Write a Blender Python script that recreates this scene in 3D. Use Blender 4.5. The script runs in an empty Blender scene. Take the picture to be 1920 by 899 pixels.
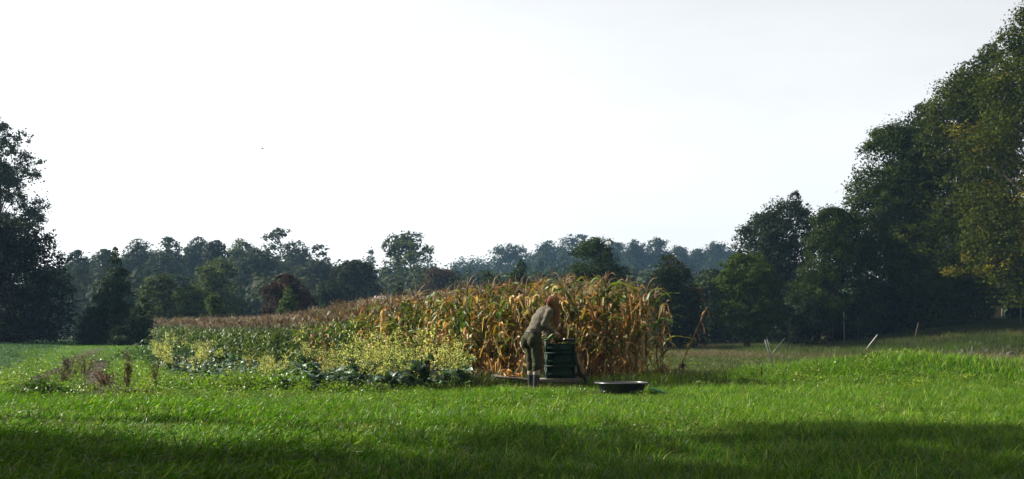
import bpy, bmesh, math, random
import numpy as np
from mathutils import Vector, Matrix, Euler

# ------------------------------------------------------------------ camera, sky, sun, exposure
scene = bpy.context.scene
R = math.radians
F = 2400.0          # focal length in photo pixels (photo 1920 wide)
HZ = 633.0          # photo row of the horizon
CZ = 0.95           # eye height above the grass by the corn

cam_d = bpy.data.cameras.new('camera')
cam = bpy.data.objects.new('camera', cam_d)
scene.collection.objects.link(cam)
cam.location = (0, 0, CZ)
cam.rotation_euler = (R(90), 0, 0)
cam_d.sensor_width = 36.0
cam_d.lens = 36.0 * F / 1920.0
cam_d.shift_y = (HZ - 449.5) / 1920.0
cam_d.clip_start = 0.1
cam_d.clip_end = 12000
scene.camera = cam

SUN_EL, SUN_AZ = 34.0, -69.0       # azimuth clockwise from +Y (the way the camera looks)
world = bpy.data.worlds.new('World')
scene.world = world
world.use_nodes = True
wn = world.node_tree
wn.nodes.clear()
wo = wn.nodes.new('ShaderNodeOutputWorld')
wb = wn.nodes.new('ShaderNodeBackground')
sky = wn.nodes.new('ShaderNodeTexSky')
sky.sky_type = 'NISHITA'
sky.sun_disc = False
sky.sun_elevation = R(SUN_EL)
sky.sun_rotation = R(SUN_AZ)
sky.air_density = 1.0
sky.dust_density = 0.6
sky.ozone_density = 1.0
hs = wn.nodes.new('ShaderNodeHueSaturation')
hs.inputs['Saturation'].default_value = 0.09
wn.links.new(sky.outputs[0], hs.inputs['Color'])
wtc = wn.nodes.new('ShaderNodeTexCoord'); wmp = wn.nodes.new('ShaderNodeMapping'); wmp.inputs['Scale'].default_value = (1, 1, 3.5)
wnz = wn.nodes.new('ShaderNodeTexNoise'); wnz.inputs['Scale'].default_value = 2.2; wnz.inputs['Detail'].default_value = 6; wnz.inputs['Roughness'].default_value = 0.55
wmr = wn.nodes.new('ShaderNodeMapRange'); wmr.inputs[1].default_value = 0.3; wmr.inputs[2].default_value = 0.7; wmr.inputs[3].default_value = 0.90; wmr.inputs[4].default_value = 1.10
wmx = wn.nodes.new('ShaderNodeMix'); wmx.data_type = 'RGBA'; wmx.blend_type = 'MULTIPLY'; wmx.inputs[0].default_value = 1.0
wn.links.new(wtc.outputs['Generated'], wmp.inputs[0]); wn.links.new(wmp.outputs[0], wnz.inputs['Vector']); wn.links.new(wnz.outputs[0], wmr.inputs[0])
wn.links.new(hs.outputs[0], wmx.inputs[6]); wn.links.new(wmr.outputs[0], wmx.inputs[7])
wn.links.new(wmx.outputs[2], wb.inputs['Color'])
wb.inputs['Strength'].default_value = 0.062
wn.links.new(wb.outputs[0], wo.inputs[0])

sd = bpy.data.lights.new('sun', 'SUN')
sd.energy = 5.0
sd.angle = R(0.6)
sd.color = (1.0, 0.93, 0.80)
sun = bpy.data.objects.new('sun', sd)
scene.collection.objects.link(sun)
_d = Vector((math.sin(R(SUN_AZ)) * math.cos(R(SUN_EL)), math.cos(R(SUN_AZ)) * math.cos(R(SUN_EL)), math.sin(R(SUN_EL))))
sun.rotation_euler = _d.to_track_quat('Z', 'Y').to_euler()
sun.location = (-60, 20, 60)

scene.view_settings.view_transform = 'Standard'
scene.view_settings.look = 'None'
scene.view_settings.exposure = 1.6
scene.view_settings.gamma = 1.0
scene.view_settings.use_curve_mapping = False
scene.cycles.max_bounces = 8
scene.cycles.diffuse_bounces = 3
scene.cycles.glossy_bounces = 2
scene.cycles.transmission_bounces = 4
scene.cycles.transparent_max_bounces = 8
scene.cycles.volume_bounces = 0
scene.cycles.use_denoising = True

COL = scene.collection
rng = np.random.default_rng(7)
random.seed(7)

# ------------------------------------------------------------------ helpers
def ss(a, b, x):
    t = np.clip((np.asarray(x, float) - a) / (b - a), 0, 1)
    return t * t * (3 - 2 * t)

def vnoise(x, y, seed=0):
    x = np.asarray(x, float); y = np.asarray(y, float)
    xi = np.floor(x).astype(np.int64); yi = np.floor(y).astype(np.int64)
    fx = x - xi; fy = y - yi
    fx = fx * fx * (3 - 2 * fx); fy = fy * fy * (3 - 2 * fy)
    def h(a, b):
        n = (a * 374761393 + b * 668265263 + seed * 1274126177) & 0x7fffffff
        n = ((n ^ (n >> 13)) * 1274126177) & 0x7fffffff
        return ((n ^ (n >> 16)) & 0xffff) / 65535.0
    return (h(xi, yi) * (1 - fx) + h(xi + 1, yi) * fx) * (1 - fy) + (h(xi, yi + 1) * (1 - fx) + h(xi + 1, yi + 1) * fx) * fy

def fbm(x, y, seed=0, oct=3):
    s = 0; a = 0.5
    for o in range(oct):
        s = s + a * vnoise(np.asarray(x) * 2 ** o, np.asarray(y) * 2 ** o, seed + o * 17)
        a *= 0.5
    return s / (1 - 0.5 ** oct)

def zf(x, y):
    x = np.asarray(x, float); y = np.asarray(y, float)
    z = 0.62 * ss(34, 66, y) * ss(4, -12, x)
    z = z + 0.45 * ss(0.8, 7.5, (x + 3.4) * .897 + (y - 30.2) * .442) * ss(28, 38, y) * ss(1, -3, x) * ss(90, 60, y)
    z = z + 0.36 * ss(32, 72, y) * ss(-2, 8, x)
    z = z + 1.35 * ss(50, 63, y) * ss(12, 25, x)
    z = z + 0.26 * np.exp(-(((x - 8.2) / 2.2) ** 2 + ((y - 26.4) / 1.6) ** 2))
    z = z + 0.20 * np.exp(-((y - 25.3) / 2.0) ** 2) * ss(3.2, 6, x)
    z = z + 11.0 * ss(190, 340, y) + 3.0 * ss(190, 340, y) * ss(-10, 40, x)
    z = z + (fbm(x * 0.35, y * 0.35, 3) - 0.5) * 0.10 * ss(90, 30, y)
    return z

def gz(x, y):
    return float(zf(x, y))

def X(px, Y): return (px - 960.0) * Y / F
def Z(py, Y): return CZ - (py - HZ) * Y / F
def P(px, py, Y): return Vector((X(px, Y), Y, Z(py, Y)))
def G(px, Y): x = X(px, Y); return Vector((x, Y, gz(x, Y)))

def link(o, parent=None):
    COL.objects.link(o)
    if parent is not None: o.parent = parent
    return o

def tag(o, label=None, cat=None, group=None, kind=None):
    if label: o['label'] = label
    if cat: o['category'] = cat
    if group: o['group'] = group
    if kind: o['kind'] = kind
    return o

def empty(name, loc, rz=0.0):
    o = bpy.data.objects.new(name, None)
    o.location = loc; o.rotation_euler = (0, 0, rz); o.empty_display_size = 0.2
    return link(o)

def mesh_np(name, V, Fc, C=None, mat=None, smooth=False):
    """V (n,3), Fc either (m,k) array or list of arrays of different k."""
    me = bpy.data.meshes.new(name)
    V = np.ascontiguousarray(V, dtype=np.float32)
    if isinstance(Fc, np.ndarray): Fc = [Fc]
    Fc = [np.asarray(f, dtype=np.int32) for f in Fc if len(f)]
    me.vertices.add(len(V)); me.vertices.foreach_set('co', V.ravel())
    loops = np.concatenate([f.ravel() for f in Fc]) if Fc else np.zeros(0, np.int32)
    tot = np.concatenate([np.full(len(f), f.shape[1], np.int32) for f in Fc]) if Fc else np.zeros(0, np.int32)
    st = np.concatenate([[0], np.cumsum(tot)[:-1]]).astype(np.int32)
    me.loops.add(len(loops)); me.loops.foreach_set('vertex_index', loops)
    me.polygons.add(len(tot)); me.polygons.foreach_set('loop_start', st); me.polygons.foreach_set('loop_total', tot)
    if smooth: me.polygons.foreach_set('use_smooth', np.ones(len(tot), bool))
    if C is not None:
        C = np.asarray(C, np.float32)
        if C.shape[1] == 3: C = np.hstack([C, np.ones((len(C), 1), np.float32)])
        a = me.color_attributes.new('Col', 'FLOAT_COLOR', 'POINT')
        a.data.foreach_set('color', np.ascontiguousarray(C, np.float32).ravel())
    me.update(calc_edges=True)
    if mat is not None: me.materials.append(mat)
    return me

def obj(name, me, parent=None):
    return link(bpy.data.objects.new(name, me), parent)

class MB:
    """collects quads/tris with per-vertex colours"""
    def __init__(s): s.v = []; s.f = {}; s.c = []; s.n = 0
    def add(s, V, Fc, C=(1, 1, 1)):
        V = np.asarray(V, float); Fc = np.asarray(Fc, int)
        C = np.asarray(C, float)
        if C.ndim == 1: C = np.tile(C, (len(V), 1))
        s.v.append(V); s.c.append(C); s.f.setdefault(Fc.shape[1], []).append(Fc + s.n); s.n += len(V)
    def box(s, c, d, M=None, C=(1, 1, 1)):
        V = np.array([[x, y, z] for z in (-.5, .5) for y in (-.5, .5) for x in (-.5, .5)]) * np.asarray(d, float)
        if M is not None: V = V @ np.array(M).T
        s.add(V + np.asarray(c, float), [[0, 2, 3, 1], [4, 5, 7, 6], [0, 1, 5, 4], [2, 6, 7, 3], [0, 4, 6, 2], [1, 3, 7, 5]], C)
    def tube(s, pts, rad, n=6, C=(1, 1, 1), cap=True):
        pts = np.asarray(pts, float); k = len(pts)
        rad = np.broadcast_to(np.asarray(rad, float), (k,)) if np.ndim(rad) < 2 else np.asarray(rad)
        T = np.gradient(pts, axis=0); T /= np.linalg.norm(T, axis=1)[:, None] + 1e-9
        up = np.array([0, 0, 1.0]) if abs(T[0][2]) < .9 else np.array([1.0, 0, 0])
        A = np.cross(T, up); A /= np.linalg.norm(A, axis=1)[:, None] + 1e-9
        B = np.cross(T, A)
        th = np.arange(n) * 2 * math.pi / n
        V = pts[:, None, :] + rad[:, None, None] * (np.cos(th)[None, :, None] * A[:, None, :] + np.sin(th)[None, :, None] * B[:, None, :])
        V = V.reshape(-1, 3)
        i = np.arange(k - 1)[:, None] * n; j = np.arange(n)[None, :]; j2 = (j + 1) % n
        Fq = np.stack([i + j, i + j2, i + n + j2, i + n + j], -1).reshape(-1, 4)
        C = np.asarray(C, float)
        if C.ndim == 2: C = np.repeat(C, n, axis=0)
        n0 = s.n
        s.add(V, Fq, C)
        if cap:
            cc = C[:1] if C.ndim == 2 else C
            for ring, ctr in ((np.arange(n)[::-1], pts[0]), (np.arange(n) + (k - 1) * n, pts[-1])):
                fan = np.array([[0, 0, 0]])
                idx = [(ring[a], ring[(a + 1) % n]) for a in range(n)]
                s.v.append(np.array([ctr])); s.c.append(np.asarray(cc, float).reshape(-1, 3)[:1]); ci = s.n; s.n += 1
                s.f.setdefault(3, []).append(np.array([[a + n0, b + n0, ci] for a, b in idx]))
    def lathe(s, prof, n=32, C=(1, 1, 1), c=(0, 0, 0)):
        prof = np.asarray(prof, float); k = len(prof)
        th = np.arange(n) * 2 * math.pi / n
        V = np.stack([prof[:, None, 0] * np.cos(th), prof[:, None, 0] * np.sin(th), np.repeat(prof[:, 1:2], n, 1)], -1).reshape(-1, 3) + np.asarray(c, float)
        i = np.arange(k - 1)[:, None] * n; j = np.arange(n)[None, :]; j2 = (j + 1) % n
        s.add(V, np.stack([i + j, i + j2, i + n + j2, i + n + j], -1).reshape(-1, 4), C)
    def mesh(s, name, mat, smooth=False):
        return mesh_np(name, np.vstack(s.v), [np.vstack(f) for f in s.f.values()], np.vstack(s.c), mat, smooth)

# ------------------------------------------------------------------ materials
def new_mat(name):
    m = bpy.data.materials.new(name); m.use_nodes = True
    nt = m.node_tree; nt.nodes.clear()
    out = nt.nodes.new('ShaderNodeOutputMaterial')
    return m, nt, out

def leaf_mat(name, trans=0.35, rough=0.5, spec=0.3, var=0.25, bright=1.0, tcol=(1.15, 1.2, 0.55), hue=0.02, noise=0.0, nscale=0.3, alt=(0.2, 0.17, 0.03)):
    m, nt, out = new_mat(name)
    N = nt.nodes.new; L = nt.links.new
    at = N('ShaderNodeAttribute'); at.attribute_name = 'Col'
    oi = N('ShaderNodeObjectInfo')
    mp = N('ShaderNodeMapRange'); mp.inputs[3].default_value = bright * (1 - var); mp.inputs[4].default_value = bright * (1 + var)
    L(oi.outputs['Random'], mp.inputs[0])
    hsv = N('ShaderNodeHueSaturation'); L(at.outputs['Color'], hsv.inputs['Color']); L(mp.outputs[0], hsv.inputs['Value'])
    mh = N('ShaderNodeMapRange'); mh.inputs[3].default_value = 0.5 - hue; mh.inputs[4].default_value = 0.5 + hue
    mm = N('ShaderNodeMath'); mm.operation = 'FRACT'
    mx = N('ShaderNodeMath'); mx.operation = 'MULTIPLY'; mx.inputs[1].default_value = 17.3
    L(oi.outputs['Random'], mx.inputs[0]); L(mx.outputs[0], mm.inputs[0]); L(mm.outputs[0], mh.inputs[0]); L(mh.outputs[0], hsv.inputs['Hue'])
    col = hsv.outputs[0]
    if noise > 0:
        ge = N('ShaderNodeNewGeometry')
        nz = N('ShaderNodeTexNoise'); nz.inputs['Scale'].default_value = nscale; nz.inputs['Detail'].default_value = 3
        L(ge.outputs['Position'], nz.inputs['Vector'])
        cr = N('ShaderNodeMapRange'); cr.inputs[1].default_value = 0.42; cr.inputs[2].default_value = 0.68; cr.inputs[3].default_value = 0; cr.inputs[4].default_value = noise
        L(nz.outputs[0], cr.inputs[0])
        mix = N('ShaderNodeMix'); mix.data_type = 'RGBA'
        L(cr.outputs[0], mix.inputs[0]); L(col, mix.inputs[6]); mix.inputs[7].default_value = (*alt, 1)
        col = mix.outputs[2]
    pb = N('ShaderNodeBsdfPrincipled'); pb.inputs['Roughness'].default_value = rough; pb.inputs['Specular IOR Level'].default_value = spec
    L(col, pb.inputs['Base Color'])
    tr = N('ShaderNodeBsdfTranslucent')
    tm = N('ShaderNodeMix'); tm.data_type = 'RGBA'; tm.blend_type = 'MULTIPLY'; tm.inputs[0].default_value = 1
    L(col, tm.inputs[6]); tm.inputs[7].default_value = (*tcol, 1)
    L(tm.outputs[2], tr.inputs['Color'])
    ms = N('ShaderNodeMixShader'); ms.inputs[0].default_value = trans
    L(pb.outputs[0], ms.inputs[1]); L(tr.outputs[0], ms.inputs[2]); L(ms.outputs[0], out.inputs[0])
    return m

def solid_mat(name, col, rough=0.6, spec=0.4, metal=0.0, nscale=20.0, var=0.3, bump=0.2, usecol=False, col2=None, bdist=0.004):
    m, nt, out = new_mat(name)
    N = nt.nodes.new; L = nt.links.new
    tc = N('ShaderNodeTexCoord')
    nz = N('ShaderNodeTexNoise'); nz.inputs['Scale'].default_value = nscale; nz.inputs['Detail'].default_value = 6; nz.inputs['Roughness'].default_value = 0.65
    L(tc.outputs['Object'], nz.inputs['Vector'])
    cr = N('ShaderNodeMapRange'); cr.inputs[1].default_value = 0.3; cr.inputs[2].default_value = 0.7
    L(nz.outputs[0], cr.inputs[0])
    mix = N('ShaderNodeMix'); mix.data_type = 'RGBA'
    c2 = col2 or tuple(c * (1 + var) for c in col)
    mix.inputs[6].default_value = (*[c * (1 - var) for c in col], 1); mix.inputs[7].default_value = (*c2, 1)
    L(cr.outputs[0], mix.inputs[0])
    cc = mix.outputs[2]
    if usecol:
        at = N('ShaderNodeAttribute'); at.attribute_name = 'Col'
        mu = N('ShaderNodeMix'); mu.data_type = 'RGBA'; mu.blend_type = 'MULTIPLY'; mu.inputs[0].default_value = 1
        L(cc, mu.inputs[6]); L(at.outputs['Color'], mu.inputs[7]); cc = mu.outputs[2]
    pb = N('ShaderNodeBsdfPrincipled'); pb.inputs['Roughness'].default_value = rough; pb.inputs['Specular IOR Level'].default_value = spec; pb.inputs['Metallic'].default_value = metal
    L(cc, pb.inputs['Base Color'])
    if bump > 0:
        bp = N('ShaderNodeBump'); bp.inputs['Strength'].default_value = bump; bp.inputs['Distance'].default_value = bdist
        L(nz.outputs[0], bp.inputs['Height']); L(bp.outputs[0], pb.inputs['Normal'])
    L(pb.outputs[0], out.inputs[0])
    return m

M_LEAF = leaf_mat('tree_leaf', trans=0.25, rough=0.7, spec=0.03, var=0.06, hue=0.004)
M_CORN = leaf_mat('corn_leaf', trans=0.38, rough=0.5, spec=0.3, var=0.28, hue=0.015, tcol=(1.1, 1.0, 0.6))
M_KALE = leaf_mat('kale_leaf', trans=0.2, rough=0.45, spec=0.35, var=0.2, tcol=(1.0, 1.2, 0.6))
M_FLOW = leaf_mat('yellow_flower', trans=0.4, rough=0.6, spec=0.2, var=0.12, tcol=(1.0, 1.0, 0.7))
M_GRASS = leaf_mat('grass_blade', trans=0.45, rough=0.4, spec=0.15, var=0.45, hue=0.018, tcol=(1.0, 1.3, 0.35), noise=0.5, nscale=0.35, alt=(0.070, 0.128, 0.006))
M_HAY = leaf_mat('dry_grass', trans=0.3, rough=0.6, spec=0.2, var=0.25, hue=0.01, tcol=(1.0, 1.0, 0.8))
M_BARK = solid_mat('bark', (0.045, 0.036, 0.026), 0.9, 0.1, nscale=6, bump=0.6, bdist=.03)
M_TWIG = solid_mat('dead_wood', (0.13, 0.095, 0.06), 0.85, 0.15, nscale=25, bump=0.5, usecol=True)

def ground_mat():
    m, nt, out = new_mat('ground')
    N = nt.nodes.new; L = nt.links.new
    tc = N('ShaderNodeTexCoord')
    n1 = N('ShaderNodeTexNoise'); n1.inputs['Scale'].default_value = 1.3; n1.inputs['Detail'].default_value = 8; n1.inputs['Roughness'].default_value = 0.7
    n2 = N('ShaderNodeTexNoise'); n2.inputs['Scale'].default_value = 14; n2.inputs['Detail'].default_value = 6
    L(tc.outputs['Object'], n1.inputs['Vector']); L(tc.outputs['Object'], n2.inputs['Vector'])
    gr = N('ShaderNodeMix'); gr.data_type = 'RGBA'; gr.inputs[6].default_value = (0.012, 0.028, 0.004, 1); gr.inputs[7].default_value = (0.03, 0.06, 0.008, 1)
    L(n1.outputs[0], gr.inputs[0])
    so = N('ShaderNodeMix'); so.data_type = 'RGBA'; so.inputs[6].default_value = (0.025, 0.019, 0.012, 1); so.inputs[7].default_value = (0.065, 0.05, 0.034, 1)
    L(n2.outputs[0], so.inputs[0])
    at = N('ShaderNodeAttribute'); at.attribute_name = 'Col'
    sp = N('ShaderNodeSeparateColor'); L(at.outputs['Color'], sp.inputs[0])
    ad = N('ShaderNodeMath'); ad.operation = 'ADD'; L(sp.outputs[0], ad.inputs[0])
    ns = N('ShaderNodeMapRange'); ns.inputs[1].default_value = 0.3; ns.inputs[2].default_value = 0.7; ns.inputs[3].default_value = -0.25; ns.inputs[4].default_value = 0.25
    L(n2.outputs[0], ns.inputs[0]); L(ns.outputs[0], ad.inputs[1])
    th = N('ShaderNodeMapRange'); th.inputs[1].default_value = 0.35; th.inputs[2].default_value = 0.65; L(ad.outputs[0], th.inputs[0])
    mx = N('ShaderNodeMix'); mx.data_type = 'RGBA'; L(th.outputs[0], mx.inputs[0]); L(gr.outputs[2], mx.inputs[6]); L(so.outputs[2], mx.inputs[7])
    pb = N('ShaderNodeBsdfPrincipled'); pb.inputs['Roughness'].default_value = 0.95; pb.inputs['Specular IOR Level'].default_value = 0.1
    L(mx.outputs[2], pb.inputs['Base Color'])
    bp = N('ShaderNodeBump'); bp.inputs['Strength'].default_value = 0.7; bp.inputs['Distance'].default_value = 0.06
    L(n2.outputs[0], bp.inputs['Height']); L(bp.outputs[0], pb.inputs['Normal'])
    L(pb.outputs[0], out.inputs[0])
    return m

# ------------------------------------------------------------------ ground
RUTS = [([(-7.9, 20.6), (-9.6, 26), (-11.2, 31), (-14.3, 42), (-19, 60)], 0.20),
        ([(-6.35, 20.7), (-6.9, 21.6), (-8.3, 25.5), (-10.1, 31), (-13.4, 42)], 0.30),
        ([(-6.35, 20.7), (-5.9, 20.6)], 0.3)]
def seg_dist(x, y, pts):
    d = np.full(np.shape(x), 1e9)
    for (ax, ay), (bx, by) in zip(pts[:-1], pts[1:]):
        ux, uy = bx - ax, by - ay
        t = np.clip(((x - ax) * ux + (y - ay) * uy) / (ux * ux + uy * uy), 0, 1)
        d = np.minimum(d, np.hypot(x - ax - t * ux, y - ay - t * uy))
    return d
def soil(x, y):
    x = np.asarray(x, float); y = np.asarray(y, float)
    s = np.zeros(np.shape(x))
    wob = (fbm(x * 1.1, y * 1.1, 51) - 0.5) * 0.36
    for pts, w in RUTS:
        s = np.maximum(s, ss(1.3, 0.6, (seg_dist(x, y, pts) + wob) / w))
    return np.clip(s, 0, 1) * ss(64, 46, y)

# corn field front edge and kale bed, in metres on the ground
CORN_EDGE = np.array([(2.95, 23.4), (1.6, 23.9), (0.2, 24.4), (-0.83, 25.0), (-3.4, 30.2), (-7.0, 37.5), (-15.1, 54.0)])
KALE_BED = [(-0.85, 22.6), (-1.7, 21.7), (-3.35, 21.3), (-4.3, 22.4), (-5.6, 25.0), (-7.3, 28.5), (-9.9, 35.5), (-12.2, 43.5), (-12.6, 47.0), (-7.2, 36.3), (-3.4, 29.2), (-0.9, 24.4)]
def in_poly(x, y, poly):
    x = np.asarray(x, float); y = np.asarray(y, float)
    r = np.zeros(np.shape(x), bool); n = len(poly); j = n - 1
    for i in range(n):
        xi, yi = poly[i]; xj, yj = poly[j]
        c = ((yi > y) != (yj > y)) & (x < (xj - xi) * (y - yi) / (yj - yi + 1e-12) + xi)
        r ^= c; j = i
    return r
CORN_POLY = [tuple(p) for p in CORN_EDGE] + [(-12, 62), (3.0, 33)]

def build_ground():
    def axis(parts):
        out = []
        for a, b, st in parts: out.append(np.arange(a, b, st))
        return np.concatenate(out)
    xs = axis([(-3000, -400, 260), (-400, -60, 20), (-60, -24, 2.0), (-24, -14, 0.6), (-14, 12, 0.28), (12, 30, 0.7), (30, 60, 2), (60, 400, 20), (400, 3001, 260)])
    ys = axis([(-60, 4, 4), (4, 34, 0.28), (34, 80, 0.7), (80, 180, 4), (180, 400, 8), (400, 4001, 300)])
    xx, yy = np.meshgrid(xs, ys)
    zz = zf(xx, yy) + 0.10 * soil(xx, yy)
    V = np.stack([xx, yy, zz], -1).reshape(-1, 3)
    n, m = len(xs), len(ys)
    i = np.arange(m - 1)[:, None] * n; j = np.arange(n - 1)[None, :]
    Q = np.stack([i + j, i + j + 1, i + n + j + 1, i + n + j], -1).reshape(-1, 4)
    s = soil(xx, yy)
    s = np.maximum(s, 0.75 * in_poly(xx, yy, CORN_POLY))
    s = np.maximum(s, 0.6 * in_poly(xx, yy, KALE_BED))
    s = np.maximum(s, 0.7 * np.exp(-(((xx - 3.75) / 0.35) ** 2 + ((yy - 24.9) / 0.4) ** 2)))
    C = np.stack([s, s, s], -1).reshape(-1, 3)
    g = obj('ground', mesh_np('ground', V, Q, C, ground_mat(), True))
    tag(g, kind='structure')
build_ground()

# ------------------------------------------------------------------ scatter by geometry nodes (grass and other uncountable stuff only)
def scatter(name, protos, pts, rotz, tilt, scl, idx, label=None, cat=None, kind='stuff', parent=None):
    pc = bpy.data.collections.new(name + '_source')
    for k, me in enumerate(protos):
        pc.objects.link(bpy.data.objects.new('%s_source_%02d' % (name, k), me))
    n = len(pts)
    me = bpy.data.meshes.new(name)
    me.vertices.add(n); me.vertices.foreach_set('co', np.ascontiguousarray(pts, np.float32).ravel())
    rot = np.stack([tilt[:, 0], tilt[:, 1], rotz], -1)
    a = me.attributes.new('rot', 'FLOAT_VECTOR', 'POINT'); a.data.foreach_set('vector', rot.astype(np.float32).ravel())
    if scl.ndim == 1: scl = np.stack([scl] * 3, -1)
    a = me.attributes.new('scl', 'FLOAT_VECTOR', 'POINT'); a.data.foreach_set('vector', scl.astype(np.float32).ravel())
    a = me.attributes.new('pick', 'INT', 'POINT'); a.data.foreach_set('value', idx.astype(np.int32))
    o = obj(name, me, parent)
    ng = bpy.data.node_groups.new(name + '_scatter', 'GeometryNodeTree')
    ng.interface.new_socket('Geometry', in_out='INPUT', socket_type='NodeSocketGeometry')
    ng.interface.new_socket('Geometry', in_out='OUTPUT', socket_type='NodeSocketGeometry')
    N = ng.nodes.new; L = ng.links.new
    gi = N('NodeGroupInput'); go = N('NodeGroupOutput')
    ci = N('GeometryNodeCollectionInfo'); ci.inputs['Collection'].default_value = pc
    ci.inputs['Separate Children'].default_value = True; ci.inputs['Reset Children'].default_value = True
    ip = N('GeometryNodeInstanceOnPoints'); ip.inputs['Pick Instance'].default_value = True
    def na(nm, ty):
        q = N('GeometryNodeInputNamedAttribute'); q.data_type = ty; q.inputs['Name'].default_value = nm
        return q.outputs['Attribute']
    er = N('FunctionNodeEulerToRotation')
    L(na('rot', 'FLOAT_VECTOR'), er.inputs[0]); L(er.outputs[0], ip.inputs['Rotation'])
    L(na('scl', 'FLOAT_VECTOR'), ip.inputs['Scale']); L(na('pick', 'INT'), ip.inputs['Instance Index'])
    L(gi.outputs[0], ip.inputs['Points']); L(ci.outputs[0], ip.inputs['Instance']); L(ip.outputs[0], go.inputs[0])
    md = o.modifiers.new('scatter', 'NODES'); md.node_group = ng
    tag(o, label, cat, None, kind)
    return o

# ------------------------------------------------------------------ trees
def leaves_np(p, nrm, L, W, col, r):
    """rhombic leaves, 4 verts each, at p with normal nrm"""
    n = len(p)
    a = r.normal(size=(n, 3)); t = np.cross(nrm, a); t /= np.linalg.norm(t, axis=1)[:, None] + 1e-9
    b = np.cross(nrm, t)
    L = L[:, None]; W = W[:, None]
    V = np.stack([p - t * L * .5, p + b * W * .5 + nrm * W * .12 - t * L * .05, p + t * L * .5, p - b * W * .5 + nrm * W * .12 - t * L * .05], 1).reshape(-1, 3)
    Q = np.arange(n * 4).reshape(-1, 4)
    return V, Q, np.repeat(col, 4, 0)

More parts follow.
